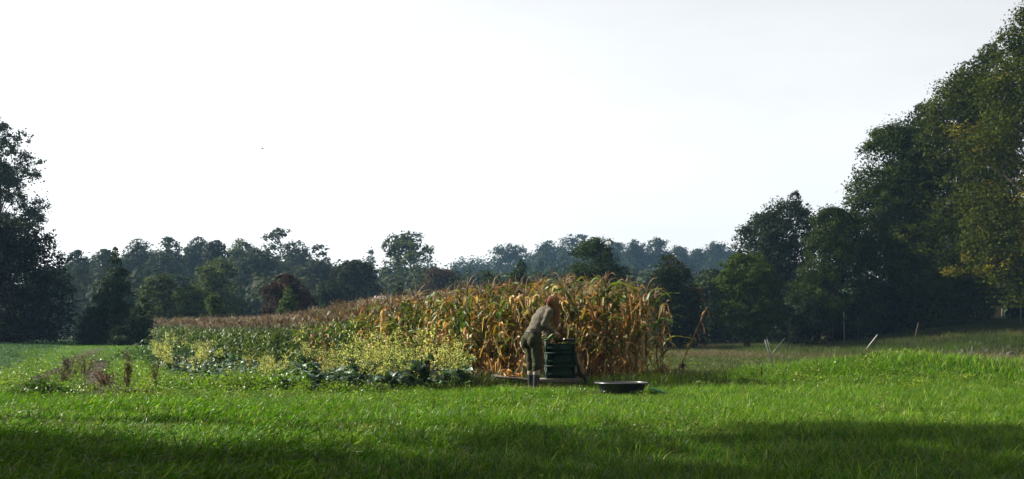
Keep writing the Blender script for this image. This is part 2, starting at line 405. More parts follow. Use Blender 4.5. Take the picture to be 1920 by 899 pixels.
def tree(name, label, Y, outline, col, n=6000, leaf=0.2, clump=0.9, K=60, trunk=0.2, seed=1, group=None, cat='tree',
         colvar=0.25, alt=None, altp=0.0, core=0.12, flat=0.75, base_px=None, droop=0.0, limbs=True, soft=False):
    r = np.random.default_rng(seed)
    ol = sorted(outline, key=lambda t: -t[0])           # from the bottom up
    zz = np.array([Z(t[0], Y) for t in ol]); xl = np.array([X(t[1], Y) for t in ol]); xr = np.array([X(t[2], Y) for t in ol])
    bx = X(base_px, Y) if base_px else float(np.mean((xl + xr)[:2]) / 2)
    root = empty(name, (bx, Y, gz(bx, Y) - 0.03), 0)
    tag(root, label, cat, group)
    z0 = root.location.z
    zz = zz - z0; cx = (xl + xr) / 2 - bx; rr = (xr - xl) / 2 * (1.0 if soft else 1.08)
    H = zz[-1]
    # clumps
    zs = np.linspace(zz[0], zz[-1], 60); rs = np.interp(zs, zz, rr)
    pr = rs + 0.12 * rs.max(); pr /= pr.sum()
    cz = r.choice(zs, K, p=pr) + r.uniform(-.5, .5, K) * (zs[1] - zs[0])
    ra = np.interp(cz, zz, rr); ca = np.interp(cz, zz, cx)
    rc = clump * r.uniform(.6, 1.3, K) * np.clip(ra / (clump * 1.3), .35, 1)
    ang = r.uniform(0, 2 * math.pi, K)
    rho = np.maximum(ra - rc * .75, 0) * np.sqrt(r.uniform(.12, 1.0, K))
    rho *= r.uniform(.86, 1.08, K)
    rho *= .82 + .36 * fbm(cz / (clump * 2.2) + seed, ang * 1.4, seed, 2)
    cz = np.minimum(cz, H - rc * .55)
    cc = np.stack([ca + rho * np.cos(ang), rho * np.sin(ang), cz], -1)
    w = rc ** 2; ni = np.maximum((n * (1 - core) * w / w.sum()).astype(int), 4)
    ci = np.repeat(np.arange(K), ni); m = len(ci)
    NS = 11                                              # sprays on the shell of every clump
    sd_ = r.normal(size=(K, NS, 3)); sd_ /= np.linalg.norm(sd_, axis=2)[:, :, None]; sd_[:, :, 2] = np.where(sd_[:, :, 2] < -.35, -sd_[:, :, 2], sd_[:, :, 2])
    sc_ = cc[:, None, :] + sd_ * (rc[:, None] * r.uniform(.55, .95, (K, NS)))[:, :, None] * np.array([1, 1, flat])
    sr_ = rc[:, None] * r.uniform(.22, .46, (K, NS))
    si = r.integers(0, NS, m)
    d = r.normal(size=(m, 3)); d /= np.linalg.norm(d, axis=1)[:, None]
    rad = sr_[ci, si] * (r.uniform(0, 1, m) ** 0.5) * (1 + .18 * np.clip(r.normal(size=m), -1.6, 1.6))
    p = sc_[ci, si] + d * rad[:, None] * np.array([1, 1, .7])
    d = d * .5 + sd_[ci, si] * .8
    sf_ = r.uniform(.8, 1.25, (K, NS))[ci, si]
    if droop: p[:, 2] -= droop * np.hypot(p[:, 0] - cx.mean(), p[:, 1]) * r.uniform(0, 1, m)
    nrm = d * .7 + np.array([0, 0, .35]) + r.normal(size=(m, 3)) * (.25 if soft else .55)
    # core leaves
    nc = int(n * core)
    qz = r.choice(zs, nc, p=pr); qa = r.uniform(0, 2 * math.pi, nc); qr = np.interp(qz, zz, rr) * np.sqrt(r.uniform(0, .8, nc))
    p2 = np.stack([np.interp(qz, zz, cx) + qr * np.cos(qa), qr * np.sin(qa), qz], -1)
    p = np.vstack([p, p2]); nrm = np.vstack([nrm, r.normal(size=(nc, 3))])
    nrm /= np.linalg.norm(nrm, axis=1)[:, None]
    k = len(p)
    p[:, 2] = np.maximum(p[:, 2], 0.05)
    base = np.tile(np.array(col, float), (k, 1))
    cf = 1 + colvar * r.uniform(-1, 1, K)
    f = np.concatenate([cf[ci] * sf_, np.full(nc, .9)]) * (r.uniform(.9, 1.1, k) if soft else r.uniform(.7, 1.3, k))
    if alt is not None:
        ch = r.uniform(0, 1, K) < altp
        msk = np.concatenate([ch[ci] & (r.uniform(0, 1, m) < .6), np.zeros(nc, bool)]) | (r.uniform(0, 1, k) < altp * .06)
        base[msk] = np.array(alt)
    base *= f[:, None]
    Ls = leaf * r.uniform(.6, 1.3, k)
    V, Q, C = leaves_np(p, nrm, Ls, Ls * r.uniform(.5, .8, k), base, r)
    obj('crown', mesh_np('crown', V, Q, C, M_LEAF), root)
    # trunk and limbs
    b = MB()
    th = H * .8; kz = np.linspace(0, th, 9)
    wig = np.cumsum(r.normal(size=(9, 2)) * .012 * H, 0) * .5
    tcx = np.interp(kz, zz, cx, left=0) * ss(0, max(zz[0], .1) * 1.5 + .1, kz)
    tp = np.stack([tcx + wig[:, 0], wig[:, 1], kz], -1); tp[0, :2] = 0
    tr = trunk * (1 - kz / th * .85); tr[0] *= 1.5; tr[1] *= 1.1
    b.tube(tp, tr, 8)
    if limbs:
        for q in r.permutation(K)[:min(K, 46)]:
            e = cc[q]; hb = max(e[2] - .55 * np.hypot(e[0], e[1]) - .05 * H, min(zz[0], th * .25) * .8 + .05); hb = min(hb, th * .97)
            s0 = np.array([np.interp(hb, kz, tp[:, 0]), np.interp(hb, kz, tp[:, 1]), hb])
            t = np.linspace(0, 1, 6)[:, None]
            mid = (s0 + e) / 2 + np.array([0, 0, .1 * np.linalg.norm(e - s0)]) + r.normal(size=3) * .05 * np.linalg.norm(e - s0)
            pts = s0 * (1 - t) ** 2 + 2 * mid * t * (1 - t) + e * t * t
            r0 = np.interp(hb, kz, tr) * .5
            b.tube(pts, np.linspace(r0, max(.012, r0 * .15), 6), 5, cap=False)
    obj('trunk', b.mesh('trunk', M_BARK, True), root)
    return root

DK = (0.015, 0.023, 0.008); MID = (0.020, 0.032, 0.004); OAK = (0.030, 0.040, 0.003); LGT = (0.075, 0.105, 0.028); GRY = (0.050, 0.066, 0.035)

def build_trees():
    # right-hand row at the foot of the bank
    tree('oak_tree', 'tallest oak with yellowing leaves, cut by the right edge of the photo', 57,
         [(575, 1860, 2060), (500, 1800, 2080), (400, 1785, 2100), (300, 1790, 2100), (200, 1815, 2090), (120, 1845, 2060), (60, 1868, 2030), (15, 1912, 1990)],
         OAK, 100000, .13, 1.35, 190, .42, 11, alt=(.11, .095, .008), altp=.12, base_px=1945)
    tree('oak_tree', 'tall broad green oak just inside the tallest oak on the bank', 62,
         [(606, 1700, 1860), (520, 1680, 1905), (430, 1680, 1910), (330, 1688, 1910), (250, 1712, 1905), (190, 1745, 1890), (150, 1770, 1870), (118, 1795, 1832)],
         OAK, 88000, .13, 1.35, 170, .40, 12, alt=(.12, .10, .02), altp=.06, base_px=1790)
    tree('oak_tree', 'round dark green tree with a bulging side, third from the right edge', 64,
         [(618, 1580, 1770), (540, 1556, 1785), (450, 1568, 1780), (380, 1572, 1775), (320, 1590, 1765), (275, 1612, 1745), (240, 1640, 1690)],
         MID, 72000, .13, 1.25, 140, .34, 13, base_px=1660)
    tree('maple_tree', 'lower mid-green tree between the spiky dark tree and the round one', 62,
         [(622, 1492, 1640), (560, 1480, 1650), (500, 1490, 1650), (450, 1508, 1640), (415, 1530, 1610), (392, 1545, 1580)],
         MID, 42000, .12, 1.0, 90, .24, 14, base_px=1560)
    tree('maple_tree', 'dark tree with one spiky shoot on top, behind the small green tree', 76,
         [(600, 1390, 1560), (540, 1372, 1560), (480, 1370, 1555), (440, 1376, 1545), (415, 1400, 1535), (397, 1440, 1525), (384, 1475, 1506), (362, 1487, 1493)],
         DK, 46000, .14, 1.05, 120, .28, 15, base_px=1470)
    tree('apple_tree', 'small bright green tree with a bare trunk at the meadow edge', 60,
         [(632, 1352, 1452), (610, 1338, 1468), (570, 1330, 1474), (530, 1338, 1462), (500, 1355, 1440), (478, 1378, 1412)],
         (.034, .054, .010), 28000, .12, .75, 74, .15, 16, base_px=1402)
    tree('hawthorn_tree', 'dark rusty-tinged tree just right of the corn field end', 61,
         [(650, 1200, 1330), (600, 1200, 1325), (560, 1206, 1318), (520, 1214, 1305), (497, 1226, 1285), (480, 1238, 1266)],
         DK, 24000, .12, .75, 66, .16, 17, alt=(.085, .045, .016), altp=.22, base_px=1260)
    tree('yew_tree', 'dark green bushy conifer rising behind the tallest corn', 66,
         [(640, 1055, 1195), (560, 1060, 1192), (510, 1062, 1180), (480, 1068, 1160), (460, 1090, 1146), (447, 1106, 1130)],
         (.026, .042, .014), 28000, .115, .75, 78, .2, 18, base_px=1125)
    tree('hawthorn_tree', 'low dark tree filling the gap right of the rusty one', 78,
         [(645, 1290, 1380), (600, 1285, 1385), (560, 1290, 1375), (530, 1305, 1360), (505, 1320, 1345)], (.026, .04, .018), 9000, .18, .7, 44, .15, 19)
    tree('oak_tree', 'dark oak filling in behind the round tree and the broad oak', 72,
         [(590, 1640, 1810), (400, 1645, 1810), (300, 1665, 1800), (235, 1688, 1780), (198, 1712, 1752)], (.018, .026, .004), 30000, .16, 1.3, 90, .3, 27, core=.3, base_px=1725)
    tree('oak_tree', 'dark oak filling in between the broad oak and the tallest oak', 70,
         [(560, 1790, 1920), (300, 1780, 1910), (190, 1798, 1895), (115, 1822, 1885), (84, 1842, 1870)], (.022, .030, .004), 30000, .16, 1.3, 90, .3, 28, core=.3, base_px=1850)
    # left-hand block
    tree('ash_tree', 'tall loose grey-green tree at the left edge above the dark one', 80,
         [(520, -110, 60), (450, -110, 82), (410, -105, 96), (380, -100, 96), (340, -95, 86), (300, -90, 80), (268, -70, 62), (245, -50, 22), (222, -40, 4)],
         (.035, .046, .026), 36000, .15, 1.0, 90, .3, 21, core=.06, base_px=-20)
    tree('holly_tree', 'very dark dense evergreen mass at the left edge', 64,
         [(648, -110, 142), (610, -110, 152), (570, -110, 148), (530, -110, 134), (480, -110, 122), (440, -105, 98), (412, -100, 62)],
         (.008, .012, .006), 42000, .14, 1.0, 130, .3, 22, core=.2, base_px=10)
    tree('spruce_tree', 'pointed dark conifer standing left of the corn field', 62,
         [(628, 160, 272), (600, 168, 264), (570, 178, 254), (540, 186, 246), (510, 196, 236), (488, 203, 229), (464, 214, 219)],
         (.020, .034, .013), 12000, .13, .45, 84, .12, 23, flat=.45, droop=.18, base_px=217)
    # shrubs between the conifer and the corn
    for i, (x0, x1, yt, yb, Y, c, lab) in enumerate([
            (140, 205, 575, 660, 61, DK, 'dark shrub at the foot of the pointed conifer, on the lawn side'),
            (232, 300, 560, 672, 60, DK, 'dark shrub between the pointed conifer and the corn end'),
            (196, 262, 612, 668, 59, (.018, .028, .011), 'low dark bramble in front of the pointed conifer')]):
        yr = np.linspace(yb, yt, 5)
        tree('shrub', lab, Y, [(yr[0], x0 + 6, x1 - 6), (yr[1], x0, x1), (yr[2], x0 + 3, x1 - 3), (yr[3], x0 + 12, x1 - 12), (yr[4], x0 + 26, x1 - 26)],
             c, 5000, .13, .5, 36, .05, 30 + i, cat='shrub', limbs=False)
    tree('elder_shrub', 'yellow-green leafy shrub right of the pointed conifer', 82, [(610, 250, 350), (570, 252, 350), (545, 262, 342), (530, 280, 325), (521, 292, 306)], (.052, .072, .028), 9000, .19, .7, 46, .08, 35, cat='shrub')
    tree('willow_shrub', 'big grey-green willow bush behind the far corn', 88, [(610, 340, 470), (570, 345, 468), (540, 352, 460), (515, 362, 448), (500, 378, 432), (486, 398, 418)], (.056, .076, .032), 14000, .18, .75, 66, .1, 36, cat='shrub')
    tree('willow_shrub', 'low round bush in front of the big willow bush', 76, [(605, 318, 392), (570, 318, 388), (550, 326, 378), (536, 342, 362)], (.050, .072, .022), 6000, .16, .6, 34, .06, 37, cat='shrub')
    tree('young_tree', 'small pale green sapling poking above the far corn', 58, [(592, 392, 412), (575, 384, 418), (560, 386, 415), (549, 396, 408)], (.06, .085, .03), 1500, .12, .3, 14, .03, 38, base_px=402)
    tree('copper_shrub', 'round dark reddish-brown shrub behind the corn', 74, [(612, 492, 596), (580, 488, 598), (555, 490, 588), (535, 502, 572), (522, 520, 552), (515, 534, 545)], (.030, .016, .012), 14000, .15, .6, 66, .1, 39, cat='shrub')
    tree('young_tree', 'slim green sapling in front of the reddish shrub', 66, [(612, 515, 565), (580, 515, 560), (555, 528, 552), (535, 536, 545)], (.05, .075, .02), 3000, .14, .4, 24, .04, 40)
    tree('alder_tree', 'dark bluish tree standing behind the brown end of the green corn', 100, [(610, 600, 725), (560, 604, 724), (530, 612, 716), (505, 630, 700), (490, 650, 680)], (.026, .034, .022), 14000, .22, .9, 60, .15, 41)
    tree('alder_tree', 'dark low tree at the left shoulder of the bluish one', 92, [(612, 570, 650), (570, 575, 650), (545, 590, 640), (528, 605, 628)], (.03, .042, .022), 7000, .2, .7, 36, .12, 42)
    tree('poplar_tree', 'loose airy tree topping the wood behind the corn middle', 150, [(600, 690, 850), (540, 695, 850), (500, 700, 835), (470, 712, 806), (452, 720, 800), (438, 738, 775)], (0.049, 0.063, 0.025), 13000, .33, 1.4, 74, .3, 43, core=.04)
    tree('beech_tree', 'brownish autumn tree low behind the corn middle', 118, [(600, 760, 880), (560, 770, 876), (530, 785, 862), (508, 805, 845)], (0.043, 0.029, 0.018), 9000, .25, .9, 46, .2, 44)
    tree('small_conifer', 'little dark conifer poking over the corn left of the pinkish roof', 84, [(600, 728, 768), (565, 734, 764), (545, 738, 758), (527, 746, 752)], (.022, .036, .016), 3000, .15, .4, 26, .06, 45)
    tree('small_conifer', 'little dark conifer behind the corn, above the orange leaves', 84, [(600, 826, 872), (560, 832, 866), (535, 838, 860), (514, 847, 853)], (.022, .036, .016), 3000, .15, .4, 26, .06, 46)
    tree('small_conifer', 'dark green shrubby conifer behind the tall corn tassels', 80, [(600, 945, 1010), (550, 950, 1005), (520, 956, 996), (496, 968, 984), (486, 974, 980)], (.024, .04, .016), 4500, .15, .5, 30, .07, 47)
    tree('hazel_shrub', 'green hedge shrub behind the corn, beside the dark bushy conifer', 82, [(610, 880, 960), (560, 882, 955), (530, 890, 945), (512, 905, 930)], (.03, .045, .022), 5000, .18, .6, 34, .07, 48, cat='shrub')
    # far wood on the left: single trees one can tell apart
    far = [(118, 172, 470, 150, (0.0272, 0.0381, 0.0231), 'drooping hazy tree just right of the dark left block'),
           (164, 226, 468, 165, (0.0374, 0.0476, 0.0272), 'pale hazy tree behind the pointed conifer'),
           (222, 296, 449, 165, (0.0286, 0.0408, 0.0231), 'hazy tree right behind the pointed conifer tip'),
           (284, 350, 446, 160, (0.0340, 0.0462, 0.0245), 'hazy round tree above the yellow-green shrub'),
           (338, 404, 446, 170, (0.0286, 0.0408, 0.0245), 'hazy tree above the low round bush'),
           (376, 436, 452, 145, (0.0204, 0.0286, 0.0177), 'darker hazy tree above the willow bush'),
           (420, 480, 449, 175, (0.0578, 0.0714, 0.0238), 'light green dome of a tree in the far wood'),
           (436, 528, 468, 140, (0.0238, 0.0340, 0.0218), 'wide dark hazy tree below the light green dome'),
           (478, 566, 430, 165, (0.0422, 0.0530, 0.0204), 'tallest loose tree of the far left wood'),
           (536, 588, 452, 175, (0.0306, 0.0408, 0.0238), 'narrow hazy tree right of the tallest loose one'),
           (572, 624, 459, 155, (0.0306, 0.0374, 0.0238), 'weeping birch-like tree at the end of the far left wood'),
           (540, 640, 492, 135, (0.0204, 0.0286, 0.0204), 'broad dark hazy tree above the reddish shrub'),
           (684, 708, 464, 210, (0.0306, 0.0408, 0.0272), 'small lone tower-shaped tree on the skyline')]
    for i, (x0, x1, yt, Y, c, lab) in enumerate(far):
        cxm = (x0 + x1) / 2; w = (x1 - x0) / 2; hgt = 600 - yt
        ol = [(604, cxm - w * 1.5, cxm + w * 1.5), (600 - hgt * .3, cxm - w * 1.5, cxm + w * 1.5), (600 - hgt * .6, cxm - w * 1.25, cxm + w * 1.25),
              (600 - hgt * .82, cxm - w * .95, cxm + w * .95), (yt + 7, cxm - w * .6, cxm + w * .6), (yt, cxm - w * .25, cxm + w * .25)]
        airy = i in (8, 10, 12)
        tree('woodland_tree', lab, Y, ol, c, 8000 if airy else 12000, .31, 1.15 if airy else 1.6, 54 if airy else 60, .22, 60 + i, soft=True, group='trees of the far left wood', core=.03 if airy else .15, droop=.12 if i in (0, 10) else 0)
    rid = [(918, 996, 459, 290, 'round-topped tree on the wooded ridge, left of the highest point'),
           (1000, 1064, 452, 300, 'rounded tree just left of the highest point of the wooded ridge'),
           (1050, 1128, 441, 310, 'tree at the highest point of the wooded ridge'),
           (1132, 1180, 457, 290, 'hazy tree on the ridge right of the dark bushy conifer'),
           (1168, 1214, 450, 270, 'open flat-topped tree on the ridge, left one of two'),
           (1206, 1258, 446, 270, 'open flat-topped tree on the ridge, right one of two'),
           (1252, 1294, 463, 275, 'pale hazy tree above the rusty-tinged tree'),
           (1288, 1330, 468, 285, 'hazy tree between the pale one and the ridge end'),
           (1316, 1376, 459, 280, 'hazy tree where the ridge meets the spiky dark tree')]
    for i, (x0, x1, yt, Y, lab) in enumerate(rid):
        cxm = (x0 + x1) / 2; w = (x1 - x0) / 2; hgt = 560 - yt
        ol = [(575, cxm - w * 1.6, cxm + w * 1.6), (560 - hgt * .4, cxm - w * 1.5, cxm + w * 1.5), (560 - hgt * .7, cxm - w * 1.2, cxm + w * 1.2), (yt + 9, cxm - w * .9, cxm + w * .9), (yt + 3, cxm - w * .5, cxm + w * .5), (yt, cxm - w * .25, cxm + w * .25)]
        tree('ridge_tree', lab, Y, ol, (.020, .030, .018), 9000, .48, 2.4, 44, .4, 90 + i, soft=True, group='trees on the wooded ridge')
    # rest of the ridge and wood: reads as one mass
    r = np.random.default_rng(5)
    Vs, Qs, Cs = [], [], []; n0 = 0
    prof = [(100, 500), (600, 500), (640, 488), (700, 492), (800, 470), (900, 474), (960, 470), (1090, 452), (1150, 466), (1300, 470), (1400, 468), (2000, 480)]
    for i in range(232):
        back = i < 95
        px = r.uniform(90, 1420); Y = r.uniform(290, 345) if back else r.uniform(185, 250)
        yt = np.interp(px, [a for a, b in prof], [b for a, b in prof]) + r.uniform(0, 12) + (0 if back else r.uniform(22, 50))
        if i >= 140: Y = r.uniform(118, 150); yt = r.uniform(508, 535)
        if i >= 190: px = 112 + (i - 190) * 12.5 + r.uniform(-8, 8); Y = r.uniform(176, 200); yt = np.interp(px, [110, 200, 300, 400, 500, 600, 640, 700], [482, 474, 462, 462, 464, 480, 498, 500]) + r.uniform(0, 9)
        x = X(px, Y); zt = Z(yt, Y); g = gz(x, Y); h = max(zt - g, 5); w = r.uniform(5, 9) if i < 140 else r.uniform(3.5, 5) if i >= 190 else r.uniform(2.5, 4)
        m = 1300; K = 26
        c = np.stack([r.normal(size=K) * w * .5, r.normal(size=K) * w * .5, r.uniform(.15, .86, K) * h], -1)
        ci = r.integers(0, K, m); d = r.normal(size=(m, 3)); d /= np.linalg.norm(d, axis=1)[:, None]
        p = c[ci] + d * (1.9 * r.uniform(.3, 1.1, m))[:, None] + np.array([x, Y, g]); p[:, 2] = np.minimum(p[:, 2], zt + .3 * r.normal(size=m))
        nr = d + np.array([0, 0, .4]) + r.normal(size=(m, 3)) * .2; nr /= np.linalg.norm(nr, axis=1)[:, None]
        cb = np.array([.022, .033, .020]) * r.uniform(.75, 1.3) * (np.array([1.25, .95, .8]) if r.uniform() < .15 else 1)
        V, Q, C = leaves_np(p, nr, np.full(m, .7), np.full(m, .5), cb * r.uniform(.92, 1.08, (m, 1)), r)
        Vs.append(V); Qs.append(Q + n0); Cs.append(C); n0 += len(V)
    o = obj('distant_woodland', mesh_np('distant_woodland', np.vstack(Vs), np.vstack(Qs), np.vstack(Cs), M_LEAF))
    tag(o, 'hazy blue-grey wood covering the far ridge behind the corn', 'woodland', None, 'stuff')
    # dark undergrowth along the right-hand trees
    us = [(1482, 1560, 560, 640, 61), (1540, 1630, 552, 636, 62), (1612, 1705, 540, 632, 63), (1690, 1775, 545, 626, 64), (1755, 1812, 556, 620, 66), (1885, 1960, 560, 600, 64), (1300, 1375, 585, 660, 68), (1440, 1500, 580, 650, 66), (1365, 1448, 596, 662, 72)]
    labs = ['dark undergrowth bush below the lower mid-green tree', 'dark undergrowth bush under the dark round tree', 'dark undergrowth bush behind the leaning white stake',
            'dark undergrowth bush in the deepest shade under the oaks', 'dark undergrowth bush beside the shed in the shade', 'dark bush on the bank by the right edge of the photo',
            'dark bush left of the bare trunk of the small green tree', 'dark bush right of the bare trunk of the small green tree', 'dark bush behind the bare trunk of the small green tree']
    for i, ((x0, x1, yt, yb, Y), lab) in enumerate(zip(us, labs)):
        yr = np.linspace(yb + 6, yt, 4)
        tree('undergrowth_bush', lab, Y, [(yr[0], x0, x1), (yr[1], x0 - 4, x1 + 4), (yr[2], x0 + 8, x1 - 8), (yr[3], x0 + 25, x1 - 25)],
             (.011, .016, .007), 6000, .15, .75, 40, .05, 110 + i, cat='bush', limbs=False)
build_trees()

def tree_xyz(name, label, x, y, h, rad, cb, col, n, leaf, seed, K=70, trunk=.25):
    """a tree given by its place and size in metres (the row left of the frame that shades the near grass)"""
    def back(z): return HZ - (z + gz(x, y) - CZ) * F / y
    def pxx(dx): return 960 + (x + dx) * F / y
    ol = [(back(cb), pxx(-rad * .6), pxx(rad * .6)), (back(cb + (h - cb) * .3), pxx(-rad), pxx(rad)), (back(cb + (h - cb) * .65), pxx(-rad * .9), pxx(rad * .9)),
          (back(cb + (h - cb) * .9), pxx(-rad * .5), pxx(rad * .5)), (back(h), pxx(-rad * .15), pxx(rad * .15))]
    return tree(name, label, y, ol, col, n, leaf, 1.0, K, trunk, seed, base_px=960 + x * F / y)
for i, (x, y, h, rad, cb, n) in enumerate([(-13.8, 17.6, 17.0, 2.5, 10.0, 4200), (-12.9, 13.7, 19.0, 2.7, 5.5, 13000), (-10.5, 12.0, 6.5, 2.1, 1.4, 5000), (-13.0, 10.2, 17.0, 3.7, 2.0, 18000), (-8.6, 9.2, 6.5, 2.4, .6, 9000)]):
    tree_xyz('lime_tree', ['tall high-crowned tree beyond the left edge, farthest of the shading row', 'tall tree beyond the left edge, second farthest of the shading row',
             'low round tree beyond the left edge that shades the near grass', 'broad tree beyond the left edge, nearest of the shading row', 'bushy little tree beyond the left edge, in front of the broad one'][i], x, y, h, rad, cb, MID, n, .24, 201 + i, K=(20, 44, 30, 70, 60)[i])

def added_trees_behind():
    proto = None
    for i in range(9):
        x = -32 + 8 * i + (i % 3) * 1.1; y = -8.0 - (i % 2) * 3.0
        if proto is None:
            # one grown tree, copied as an added unseen row that cuts sky light
            yy0 = 20.0
            proto = tree_xyz('added_back_tree', 'unseen tree added behind the camera to block sky light', 0.0, yy0, 21.0, 5.0, 1.2, MID, 13000, .42, 260, 90, .35)
            t = proto
        else:
            t = proto.copy(); link(t)
            for ch in proto.children:
                c = ch.copy(); link(c); c.parent = t
        tag(t, 'tall tree of the lane row behind the photographer', 'tree', 'unseen trees added behind the camera')
        t.location = (x, y, gz(x, y) - .03); t.rotation_euler = (0, 0, i * 1.3); t.scale = (1, 1, 1 + .05 * (i % 3))
added_trees_behind()

# ------------------------------------------------------------------ haze
def haze():
    m, nt, out = new_mat('haze')
    v = nt.nodes.new('ShaderNodeVolumePrincipled')
    v.inputs['Color'].default_value = (0.36, 0.65, 1.0, 1)
    v.inputs['Density'].default_value = 0.00028
    v.inputs['Anisotropy'].default_value = 0.0
    nt.links.new(v.outputs[0], out.inputs['Volume'])
    b = MB(); b.box((0, 170, 18.5), (560, 420, 43))
    o = obj('haze', b.mesh('haze', m)); tag(o, 'thin pale blue haze in the air over the fields', 'haze', None, 'stuff')
haze()

# ------------------------------------------------------------------ corn
TAN = np.array((.31, .185, .068)); STRAW = np.array((.42, .33, .18)); RUST = np.array((.20, .080, .020)); ORNG = np.array((.33, .140, .030))
OLV = np.array((.090, .112, .016)); GRN = np.array((.042, .080, .014)); DGRN = np.array((.032, .065, .020))

def ribbon(s0, az, length, width, th0, th1, bend, twist, fold, c0, c1, r, segs=7, roll=0.0, bw=.35):
    """an arching leaf blade; th = angle from the vertical along the blade"""
    t = np.linspace(0, 1, segs + 1)
    th = th0 + (th1 - th0) * ss(bend - bw, bend + bw, t)
    ds = length / segs
    hx = np.concatenate([[0], np.cumsum(np.sin((th[1:] + th[:-1]) / 2) * ds)])
    hz = np.concatenate([[0], np.cumsum(np.cos((th[1:] + th[:-1]) / 2) * ds)])
    swing = az + twist * .5 * t * t
    p = np.stack([hx * np.cos(swing), hx * np.sin(swing), hz], -1) + s0
    w = width * np.minimum(1, (t * 5 + .25)) ** .6 * np.clip(1 - t ** 2.2, .02, 1)
    T = np.gradient(p, axis=0); T /= np.linalg.norm(T, axis=1)[:, None]
    side = np.stack([-np.sin(swing), np.cos(swing), np.zeros_like(t)], -1)
    nrm = np.cross(T, side); nrm /= np.linalg.norm(nrm, axis=1)[:, None] + 1e-9
    side = np.cross(nrm, T)
    a = roll + twist * t
    S = side * np.cos(a)[:, None] + nrm * np.sin(a)[:, None]
    Nn = -side * np.sin(a)[:, None] + nrm * np.cos(a)[:, None]
    wav = np.sin(t * 11 + r.uniform(0, 6)) * width * .12
    Lf = p - S * (w / 2)[:, None] + Nn * (fold * w / 2 + wav)[:, None]
    Rt = p + S * (w / 2)[:, None] + Nn * (fold * w / 2 - wav)[:, None]
    V = np.stack([Lf, p, Rt], 1).reshape(-1, 3)
    i = np.arange(segs)[:, None] * 3; j = np.arange(2)[None, :]
    Q = np.stack([i + j, i + j + 1, i + j + 4, i + j + 3], -1).reshape(-1, 4)
    c = c0[None] * (1 - t[:, None]) + c1[None] * t[:, None]
    C = np.repeat(c, 3, 0); C[1::3] *= 1.15
    return V, Q, C

